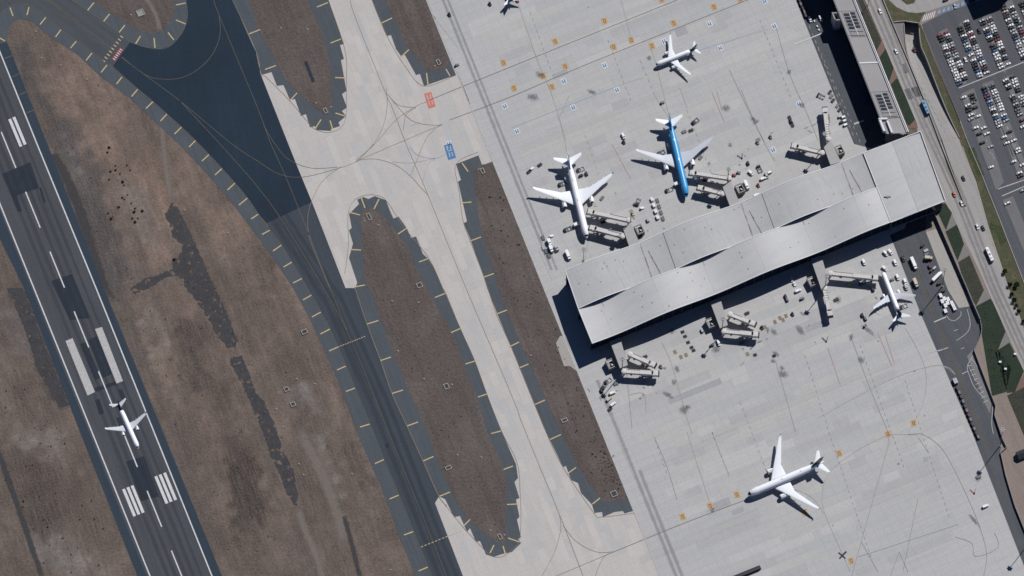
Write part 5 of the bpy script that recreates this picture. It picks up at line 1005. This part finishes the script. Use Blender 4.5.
for it in [('van', 'white', 863.8, 262.6, a, 'white van alone at the edge of the terminal shadow'), ('van', 'white', 885.4, 253.8, a+.3, 'white van, left of two parked side by side above the parked jet'), ('van', 'white', 890.2, 252.4, a+.3, 'white van, right of two parked side by side above the parked jet'),
    ('van', 'white', 895, 263, a, 'white van right of the parked jet nose'), ('van', 'white', 884.4, 268.8, a+.5, 'white van touching the nose of the parked jet'), ('van', 'white', 897.5, 277.6, a, 'white van beside the right wing of the parked jet'), ('baggage_tug', 'grey', 892, 280, bb, 'grey tug pulling up beside the parked jet forward hold'),
    ('van', 'white', 905, 282, a, 'white van, upper of two by the parked jet wing tip'), ('van', 'silver', 906, 287.6, a, 'silver van, lower of two by the parked jet wing tip'), ('flat_dolly', 'silver', 926, 250.6, bb, 'silver flat dolly, upper of the two by the pavement strip', ), ('flat_dolly', 'grey', 926.6, 254.2, bb, 'grey flat dolly, lower of the two by the pavement strip'),
    ('baggage_dolly', 'black', 922.5, 246, bb+.4, 'dark dolly parked highest on the service road edge'), ('baggage_dolly', 'maroon', 929.6, 267, a, 'small dark red dolly between two parked trucks'), ('baggage_dolly', 'silver', 934.4, 268.6, bb+.4, 'silver dolly left of the long white truck'), ('baggage_dolly', 'black', 931.6, 271, bb+.4, 'black dolly left of the long white truck'), ('baggage_dolly', 'black', 939, 284, bb, 'black dolly below the long white truck'), ('baggage_dolly', 'black', 943, 291.4, bb, 'black dolly above the white containers'),
    ('loader_frame', 'silver', 904, 306.4, bb, 'silver belt loader frame beside the parked jet rear fuselage'), ('baggage_dolly', 'black', 862.3, 315.6, a, 'dark dolly, upper of the pair left of the parked jet tail'), ('baggage_dolly', 'grey', 865.4, 319, a, 'grey dolly, lower of the pair left of the parked jet tail'), ('baggage_tug', 'grey', 865, 326, bb+.5, 'grey tug alone left of the parked jet tail'),
    ('flat_dolly', 'silver', 572.6, 226.8, bb, 'silver dolly next to the truck under the white wide-body'), ('loader_frame', 'grey', 568, 229.4, bb, 'dark loader frame left of the white wide-body nose'), ('baggage_tug', 'white', 551.4, 236.4, bb, 'white tug above the two box trucks on the left'), ('flat_dolly', 'grey', 543, 238, a, 'grey flat dolly nearest the apron edge on the left'), ('flat_dolly', 'silver', 543.6, 248, a, 'silver flat dolly left of the two box trucks'), ('flat_dolly', 'grey', 549, 256, a, 'grey flat dolly below the two box trucks'), ('flat_dolly', 'grey', 546, 251.5, a, 'grey dolly touching the lower box truck'),
    ('baggage_dolly', 'black', 640.4, 236.8, bb, 'dark dolly below the stair tower by the white wide-body'), ('loader_frame', 'grey', 638, 202.4, bb+.8, 'dark loader frame between the white and blue jets'), ('flat_dolly', 'black', 635.5, 204.5, bb, 'black dolly beside the loader frame between the two jets'), ('baggage_tug', 'white', 642, 208.5, bb, 'pale tug below the loader frame between the two jets'),
    ('baggage_tug', 'white', 532, 169, bb+.35, 'white tug between dark dollies left of the white wide-body'), ('flat_dolly', 'black', 528.9, 172, bb+.35, 'black dolly at the lower end of the tug train'), ('flat_dolly', 'black', 539.8, 165.2, bb+.2, 'black dolly at the upper end of the tug train'), ('baggage_tug', 'black', 623.9, 142.6, a, 'black tug alone between the two jet tails'), ('van', 'white', 623.2, 136.4, a, 'white van above the black tug between the jet tails'),
    ('van', 'white', 566.2, 180, a, 'white van under the rear fuselage of the white wide-body'), ('loader_frame', 'grey', 562.5, 184, bb, 'belt loader frame at the rear hold of the white wide-body'), ('loader_frame', 'silver', 581, 169.5, bb, 'pale belt loader right of the white wide-body rear fuselage'), ('baggage_dolly', 'black', 581, 176, bb, 'dark dolly right of the white wide-body rear fuselage'), ('baggage_dolly', 'maroon', 586.5, 174, a, 'dark red dolly right of the white wide-body rear fuselage'),
    ('van', 'white', 668.9, 147, a, 'white van under the rear fuselage of the blue jet'), ('loader_frame', 'grey', 661.5, 153, bb, 'belt loader frame left of the blue jet rear hold'), ('loader_frame', 'grey', 695.6, 121.4, bb+.3, 'grey frame trailer right of the blue jet tail'), ('baggage_tug', 'grey', 662.5, 103, bb, 'dark grey tug above the blue jet tail'), ('flat_dolly', 'black', 691, 130.6, bb, 'black dolly right of the blue jet rear fuselage'), ('flat_dolly', 'grey', 684, 132, bb, 'grey dolly against the blue jet rear fuselage'), ('loader_frame', 'silver', 669.5, 190, bb, 'thin frame trailer left of the blue jet nose'),
    ('tow_bar', 'black', 742, 158.4, 2.2, 'black V-shaped tow bar lying right of the blue jet'), ('baggage_dolly', 'black', 748, 163.6, a, 'black dolly right of the V-shaped tow bar'), ('baggage_tug', 'grey', 738.6, 173, a+1, 'grey tug above the bridge by the blue jet'), ('baggage_tug', 'red', 734, 175.6, a+1, 'red tug above the bridge by the blue jet'), ('van', 'white', 750.7, 173.4, a+.4, 'white van above the catering truck'), ('loader_frame', 'grey', 759.4, 169.4, a, 'dark frame trailer upright right of the white van'),
    ('van', 'white', 763.2, 179, bb, 'white van, lower of the pair near the terminal roof'), ('van', 'silver', 766.6, 175.8, a, 'silver van, upper of the pair near the terminal roof'), ('baggage_tug', 'red', 758.3, 185.8, a, 'red tug close to the terminal roof edge'), ('van', 'white', 756.5, 195.6, bb, 'white van half behind the terminal roof edge'), ('baggage_dolly', 'white', 769.5, 173, bb, 'white dolly right of the pair of vans near the roof'),
    ('baggage_dolly', 'black', 791, 121.6, a, 'black dolly train head alone on the empty upper stand'), ('flat_dolly', 'black', 789.6, 118, a, 'black flat dolly above the dolly train head'), ('flat_dolly', 'black', 792.4, 125, a, 'black flat dolly below the dolly train head'), ('loader_frame', 'grey', 821, 96.4, a+.7, 'dark frame trailer above the upright bridge'), ('baggage_tug', 'grey', 757.6, 143, a, 'small grey tug on the stand left of the empty upper stand'), ('baggage_tug', 'grey', 770.6, 137.4, a, 'small grey tug on the empty upper stand'),
    ('baggage_dolly', 'black', 840.5, 154.4, bb, 'dark dolly below the stair tower of the empty upper stand'), ('loader_frame', 'silver', 608.4, 381, bb+.2, 'large grey loader frame at the left lower stand'), ('loader_frame', 'grey', 604.4, 386, bb+.6, 'dark loader frame left of the large grey one'), ('van', 'white', 612.4, 393.4, bb, 'white van below the loader frames'), ('van', 'beige', 609.2, 399.4, bb+.3, 'pinkish beige van below the white van'), ('van', 'white', 613, 404.6, bb+.3, 'white van lowest in the left lower stand'), ('flat_dolly', 'black', 610, 409.4, bb+.3, 'black dolly trailing the lowest white van'),
    ('van', 'white', 718.6, 343.4, a, 'white van below the middle lower walkway'), ('baggage_dolly', 'black', 785.5, 296.8, a, 'dark dolly on the apron below the terminal shadow'), ('van', 'white', 798, 291.2, bb, 'white van on the apron near the rightmost stair tower'), ('baggage_tug', 'white', 794.5, 284.6, a, 'white tug at the shadow edge near the rightmost stair tower'), ('baggage_tug', 'white', 791.6, 280.2, a, 'white tug inside the shadow edge near the rightmost stair tower'), ('baggage_dolly', 'grey', 787, 300, a, 'grey dolly touching the dark dolly below the terminal shadow'),
    ('baggage_tug', 'black', 792.6, 314.6, a, 'tiny dark tug left of the hanging bridge'), ('tow_bar', 'black', 826.4, 341.6, 2.0, 'black tow bar lying below the hanging bridge'), ('tow_bar', 'orange', 974.4, 493.4, 2.0, 'orange V-shaped tow bar near the lower right service road'), ('flat_dolly', 'grey', 978.4, 477, bb, 'grey dolly on the apron below the lower right mast shadow'), ('van', 'white', 985.4, 506.6, bb, 'white van on the empty lower right apron'),
    ('baggage_tug', 'grey', 457, 65.4, bb, 'dark tug on the apron edge beside the upper soil island'), ('baggage_tug', 'black', 449.5, 15, a, 'dark tug in the upper left corner of the apron'), ('baggage_tug', 'black', 490, 4.4, a, 'dark tug left of the cut-off airliner tail'), ('baggage_tug', 'red', 517.5, 1, a, 'red tug right of the cut-off airliner tail'),
    ('flat_dolly', 'grey', 616, 384, bb, 'grey dolly between the loader frames and the left lower bridge'), ('baggage_dolly', 'black', 601.5, 391, a, 'black dolly at the outer corner of the left lower stand'), ('flat_dolly', 'silver', 642, 382, bb, 'silver dolly under the left lower bridge tip'), ('baggage_tug', 'grey', 661, 367, a, 'grey tug at the tip of the left lower bridges'), ('flat_dolly', 'black', 645, 357, bb, 'black dolly above the left lower bridges'),
    ('baggage_dolly', 'grey', 712, 345.5, bb, 'grey dolly left of the white van at the middle lower walkway'), ('flat_dolly', 'grey', 742, 343, bb, 'grey dolly under the middle lower bridges'), ('baggage_tug', 'black', 762, 328, a, 'black tug at the tip of the middle lower bridges'), ('flat_dolly', 'black', 747, 313.5, bb, 'black dolly above the middle lower bridges'), ('baggage_dolly', 'silver', 702, 331, a, 'silver dolly left of the middle lower stair tower'),
    ('baggage_dolly', 'grey', 802, 299, bb, 'grey dolly below the white van near the rightmost stair tower'), ('flat_dolly', 'black', 836, 300, bb, 'black dolly right of the hanging bridge'), ('baggage_tug', 'yellow', 850, 285, bb, 'yellow tug below the long right bridge'), ('flat_dolly', 'grey', 861, 284.5, bb, 'grey dolly below the long right bridge'), ('baggage_dolly', 'black', 873, 290, a, 'black dolly left of the parked jet forward fuselage'), ('baggage_dolly', 'silver', 609, 214, bb, 'silver dolly under the upper bridge at the white wide-body'),
    ('flat_dolly', 'black', 603, 222.5, bb, 'black dolly between the two bridges at the white wide-body'), ('baggage_tug', 'grey', 611, 231, a, 'grey tug between the bridges at the white wide-body'), ('flat_dolly', 'black', 705, 180.5, bb, 'black dolly between the two bridges at the blue jet'), ('baggage_dolly', 'silver', 697, 181.5, a, 'silver dolly beside the blue jet forward door'), ('baggage_tug', 'white', 712, 182.5, bb, 'white tug between the two bridges at the blue jet'), ('flat_dolly', 'grey', 602, 198.5, bb+.5, 'grey dolly under the right wing of the white wide-body'),
    ('flat_dolly', 'grey', 700.5, 158, bb+.5, 'grey dolly under the right wing of the blue jet'), ('baggage_tug', 'yellow', 633, 214, a, 'yellow tug above the upper walkway of the white wide-body'), ('van', 'white', 810, 20, a, 'white van in the upper service road, left of two'), ('van', 'white', 820.6, 19, a, 'white van in the upper service road, right of two')]:
    put(it[0], it[1], it[2], it[3], it[4], it[5], group=G)
for i, (x, y) in enumerate([(651.9, 200), (653.7, 206), (655.6, 212), (657.5, 218)]):
    put('cargo_container', 'white', x, y, a, 'white container on a dolly, %s from the top in the column between the jets' % ONES[i], group='containers between the jets'); put('flat_dolly', 'grey', x+5.4, y+.8, a, 'empty grey dolly beside the %s white container from the top' % ONES[i], group='dollies between the jets')
put('cargo_container', 'silver', 648, 220.4, a, 'silver container left of the lowest white container')
for i, (x, y, c) in enumerate([(830, 92.4, 'black'), (831.4, 96.6, 'grey'), (833, 100.8, 'black'), (837.6, 106, 'grey'), (839.6, 110, 'black')]): put('flat_dolly', c, x, y, bb+.5, '%s dolly, %s from the top in the row beside the upper service road' % (c, ONES[i]), group='dollies beside the upper service road')
for i, (x, y, c) in enumerate([(840, 117, 'silver'), (843.4, 117.6, 'white'), (844.2, 121.4, 'white'), (845.4, 125.4, 'white'), (841.6, 122.6, 'black')]): put('baggage_dolly', c, x, y, bb, '%s dolly, %s in the cluster right of the upright bridge' % (c, ONES[i]), group='dollies right of the upright bridge')
for i, (x, y) in enumerate(pts(915, 290, 9.4, '240,60 275,90 255,115 285,155 310,95 305,130 345,130 370,180 285,205 358,155')): put('cargo_container', 'white', x, y, a, 'white cargo container, %s from the top in the cluster by the mast' % ONES[i], group='white containers by the mast', sc=1.12)
for i, (x, y) in enumerate(pts(924, 340, 5.76, '192,283 203,306 214,331 225,358 236,385 246,410 257,436 268,462 279,489 290,515 301,540 312,562')):
    c = ('maroon', 'grey')[i % 2]; put('baggage_dolly', c, x, y, a, '%s dolly, %s from the top in the long row at the apron edge' % (c, ONES[i]), group='dollies lined up at the lower right apron edge', sc=1.05)
put('cargo_container', 'silver', 955.2, 382, a, 'pale container at the head of the long dolly row', sc=1.5)
for i, (x, y) in enumerate(pts(790, 0, 9.6, '90,5 105,45 125,85 140,120 150,155')):
    c = ('maroon', 'grey')[i % 2]; put('baggage_dolly', c, x, y, a, '%s dolly, %s from the top in the short row by the pier shadow' % (c, ONES[i]), group='dollies lined up beside the pier', sc=1.1)
for i, (x, y) in enumerate(pts(790, 0, 9.6, '235,205 262,255 278,290')): put('cargo_container', 'white', x, y, a, 'small white crate, %s from the top on the upper service road' % ONES[i], 'crate', 'white crates on the upper service road', .5)
# guessed wheeled body standing in for a dark bar cut by the bottom edge
e = empty('dark_bar', P(748, 573), ang((734, 576), (761, 565))); tag(e, 'guessed body for a long low dark bar cut by the bottom edge', 'stairs trailer')
b = MB(); b.box(-14, 11, -1.3, 1.3, .7, 2.6, tx2=1.2); b.build('body', MAT['dmetal'], e); b = MB(); b.box(-14, 10.6, 1.0, 1.4, 2.62, 2.9); b.build('rail', PAINT['maroon'], e)
for k in (-8, 0, 8): b = MB(); b.tube((k, -1.3, .5), (k, 1.3, .5), .5, n=10); b.build('wheel', MAT['tyre'], e)

# ------------------------------------------------------------------ small things on the soil
def slab_box(x, y, rz, label, s_=(3.4, 2.2), hole=True):
    e = empty('inspection_pit', P(x, y, .05), rz); tag(e, label, 'inspection pit', 'pale inspection pits on the soil')
    b = MB(); w_, d = s_; t = .6
    for q in ((-w_/2, w_/2, -d/2, -d/2+t), (-w_/2, w_/2, d/2-t, d/2), (-w_/2, -w_/2+t, -d/2+t, d/2-t), (w_/2-t, w_/2, -d/2+t, d/2-t)): b.box(*q, 0, .7)
    b.build('kerb', MAT['pit'], e); b = MB(); b.box(-w_/2+t, w_/2-t, -d/2+t, d/2-t, 0, .35); b.build('cover', MAT['conc'] if not hole else MAT['dmetal'], e)
for x, y, w_, l in [(140.5, 13, (6, 6), 'pale square concrete pit cover on the top left island'), (325.5, 111, (3, 5), 'pale pit at the tip of the upper left soil island'), (438.5, 62.5, (3, 5), 'pale pit at the tip of the upper middle soil island'), (369, 217, (3, 6.5), 'pale pit at the upper tip of the long middle island'), (419.5, 285.5, (4.5, 4.5), 'pale square pit on the upper part of the long middle island'),
        (304.5, 332, (5, 4), 'pale pit beside the left taxiway shoulder'), (286.5, 389.5, (4, 4), 'upper of two pale pits on the bare soil'), (293, 404.5, (4, 4), 'lower of two pale pits on the bare soil'), (446.5, 386.5, (4, 5), 'pale pit in the middle of the long island'), (448.5, 468, (5, 3.4), 'pale pit low on the left side of the long island'), (500, 537, (3, 5), 'pale pit at the lower tip of the long island'),
        (482.5, 171, (3, 5), 'pale pit at the upper tip of the right soil island'), (564.5, 420.5, (5, 3.4), 'pale pit halfway down the right soil island'), (614, 494, (5, 5), 'pale pit at the lower tip of the right soil island')]: slab_box(x, y, bb if w_[0] > w_[1] else bb, l, w_, w_[0] < 5.5)
def light_base(x, y, label):
    c = P(x, y, .14); b = MB(); b.tube((0, 0, 0), (0, 0, .35), .8, .7, 10); b.tube((0, 0, .35), (0, 0, .7), .3, .2, 8); o = b.build('marker_light', MAT['pit']); o.location = c; tag(o, label, 'marker light', 'pale marker light bases')
for i, (x, y, l) in enumerate([(36, 31.5, 'marker light on the bluish spot near the left dirt tip'), (41.5, 58, 'marker light below the left dirt tip'), (60.5, 65.5, 'marker light left of a pair on the left soil'), (87, 79.5, 'marker light right of the pair on the left soil'), (131, 15, 'marker light beside the square pit cover'), (281, 28, 'marker light, left one on the upper left island'), (307.5, 29.5, 'marker light, right one on the upper left island'), (316, 103, 'marker light above the pit of the upper left island'),
        (331, 107, 'marker light right of the pit of the upper left island'), (435, 66, 'marker light beside the pit of the upper middle island'), (364.5, 221, 'marker light left of the pit on the long island tip'), (378.5, 225, 'marker light right of the pit on the long island tip'), (392, 301, 'marker light, left of two high on the long island'), (418.5, 302.5, 'marker light, right of two high on the long island'), (398, 351, 'marker light beside the left taxiway half way down the long island'), (424, 379, 'marker light left of the middle pit of the long island'), (452, 384.5, 'marker light right of the middle pit of the long island'),
        (457.5, 455, 'marker light, left of two low on the long island'), (481.5, 457.5, 'marker light, right of two low on the long island'), (490.5, 530.5, 'marker light left of the lowest pit of the long island'), (504.5, 535, 'marker light right of the lowest pit of the long island'), (184.5, 210, 'marker light beside the broken asphalt strip'), (228, 233, 'marker light on the soil left of the taxiway bend'), (478.5, 169.5, 'marker light left of the pit on the right island'), (531, 355.5, 'marker light on the right soil island below the terminal'),
        (297, 379, 'marker light above the two pale pits'), (315, 384, 'marker light right of the two pale pits'), (299, 464, 'upper of two marker lights beside the dark strip'), (303.5, 475, 'lower of two marker lights beside the dark strip'), (391, 570, 'marker light at the bottom edge of the soil'), (352, 474, 'marker light on the soil beside the lower taxiway'), (276.5, 409, 'marker light left of the lower pale pit'), (283, 427, 'marker light below the two pale pits')]): light_base(x, y, l)
# scrub: dark bushes of small leaf faces
def bush_mesh(seed, r, n=46, mat='bush'):
    r_ = random.Random(seed); b = MB()
    for i in range(n):
        th, ph = r_.uniform(0, 2*PI), math.acos(r_.uniform(0, 1)); q = r*(r_.random()**.4)
        c = Vector((q*math.sin(ph)*math.cos(th), q*math.sin(ph)*math.sin(th), q*math.cos(ph)*.9+.1)); s_ = r*r_.uniform(.22, .42)
        u = Vector((r_.gauss(0, 1), r_.gauss(0, 1), r_.gauss(0, .6))).normalized(); v_ = u.orthogonal().normalized(); b.add([c+u*s_, c+v_*s_*.7, c-u*s_, c-v_*s_*.7], [[0, 1, 2, 3]])
    o = b.build('bush', MAT[mat]); COL.objects.unlink(o); return o.data
BM = [bush_mesh(i, 1.0) for i in range(4)]
SC = pts(0, 144, 4, '437,15 430,35 462,88 463,105 508,85 520,105 480,120 436,143 490,152 497,165 490,215 510,203 498,222 475,255 525,238 540,258 537,272 530,297 552,297 540,313 432,277 446,300 570,268 442,110 697,463')
for i, (x, y) in enumerate(SC):
    o = bpy.data.objects.new('scrub_bush', BM[i % 4]); COL.objects.link(o); o.location = P(x, y); s_ = random.choice((.6, .8, 1.0, 1.3)); o.scale = (s_, s_, s_); o.rotation_euler = (0, 0, i)
    tag(o, 'dark scrub bush, %s from the top in the scatter on the left soil' % ONES[i], 'bush', 'scrub bushes on the left soil')
def scatter(name, n, region, smin, smax, mat='bush'):
    b = MB(); k = 0; xs = [p[0] for p in region]; ys = [p[1] for p in region]
    while k < n:
        x, y = random.uniform(min(xs), max(xs)), random.uniform(min(ys), max(ys))
        if not inside(x, y, region): continue
        c = P(x, y, .14); s_ = random.uniform(smin, smax); k += 1
        for j in range(6):
            u = Vector((random.gauss(0, 1), random.gauss(0, 1), random.gauss(.3, .5))).normalized()*s_; v_ = u.orthogonal().normalized()*s_*.7; d = c+Vector((random.gauss(0, s_*.6), random.gauss(0, s_*.6), s_*.5)); b.add([d+u, d+v_, d-u, d-v_], [[0, 1, 2, 3]])
    o = b.build(name, MAT[mat]); o['kind'] = 'stuff'; o['label'] = 'low dark scrub dotted over bare soil'; return o
scatter('soil_scrub', 90, px('487,176 493,172 560,330 600,440 625,495 606,496 590,470 555,400 520,320 490,245'), .25, .6); scatter('soil_scrub', 110, px('20,60 100,80 240,240 330,380 400,570 235,570 130,330'), .2, .45); scatter('soil_scrub', 60, px('0,320 60,420 130,570 50,576 0,480'), .25, .6); scatter('soil_scrub', 60, px('600,450 614,455 624,490 612,494 598,470'), .2, .45)
scatter('soil_scrub', 70, px('420,300 480,430 505,500 500,540 440,460 380,300'), .2, .4); scatter('verge_weeds', 60, px('982,300 1000,350 1008,385 996,392 984,330'), .15, .35, 'leafd')
def tree(x, y, r, label):
    e = empty('shrub_tree', P(x, y)); tag(e, label, 'tree', 'small dark trees by the road')
    b = MB(); b.tube((0, 0, 0), (0, 0, r*1.1), .16, .1, 6); b.tube((0, 0, r*.9), (r*.4, .1, r*1.7), .09, .04, 5); b.tube((0, 0, r*.9), (-r*.35, -.2, r*1.6), .09, .04, 5); b.build('trunk', MAT['bark'], e)
    c = bpy.data.objects.new('crown', TM[int(x) % 3]); COL.objects.link(c); c.parent = e; c.location = (0, 0, r*.9); c.scale = (r, r, r*1.1)
TM = [bush_mesh(20+i, 1.0, 130, 'leafd') for i in range(3)]
for i, (x, y, r, l) in enumerate([(1011.6, 295.5, 1.7, 'small dark tree, highest of the row on the road pavement'), (1014, 301.5, 2.0, 'small dark tree, second of the row on the road pavement'), (1016, 306.5, 1.5, 'small dark tree, third of the row on the road pavement'), (1018.4, 312, 1.7, 'small dark tree, fourth of the row on the road pavement'), (1023, 322.5, 1.5, 'small dark tree, lowest of the row on the road pavement'), (1004.6, 272.5, 1.9, 'small dark tree at the narrow end of the green verge'), (1009.5, 285.5, 1.9, 'small dark tree below the narrow end of the green verge'), (1016.5, 286, 2.2, 'small dark tree on the brown bank below the verge')]): tree(x, y, r, l)
# dark hut at the lower right
e = empty('utility_hut', P(1023, 455), bb); tag(e, 'dark utility hut with pitched roof at the lower right edge', 'hut')
b = MB(); b.box(-5, 6, -3, 3, 0, 3); b.build('wall', MAT['wallc'], e); b = MB(); b.add([(-5.4, -3.4, 3), (6.4, -3.4, 3), (6.4, 3.4, 3), (-5.4, 3.4, 3), (-5.4, 0, 4.8), (6.4, 0, 4.8)], [[0, 1, 5, 4], [2, 3, 4, 5], [0, 4, 3], [1, 2, 5], [3, 2, 1, 0]]); b.build('roof', MAT['dmetal'], e)
for i, (x, y, l) in enumerate([(1000, 362.5, 'white garden cabinet, left of two on the lawn'), (1005.4, 369.5, 'white garden cabinet, right of two on the lawn'), (1015, 354.6, 'white cabinet on the road edge above the lawn')]):
    b = MB(); b.box(-.9, .9, -.7, .7, 0, 1.4, ty=.05, tx=.05); b.box(-1.0, 1.0, -.8, .8, 1.4, 1.5); o = b.build('utility_cabinet', MAT['trim']); o.location = P(x, y, .14); tag(o, l, 'cabinet', 'utility cabinets')
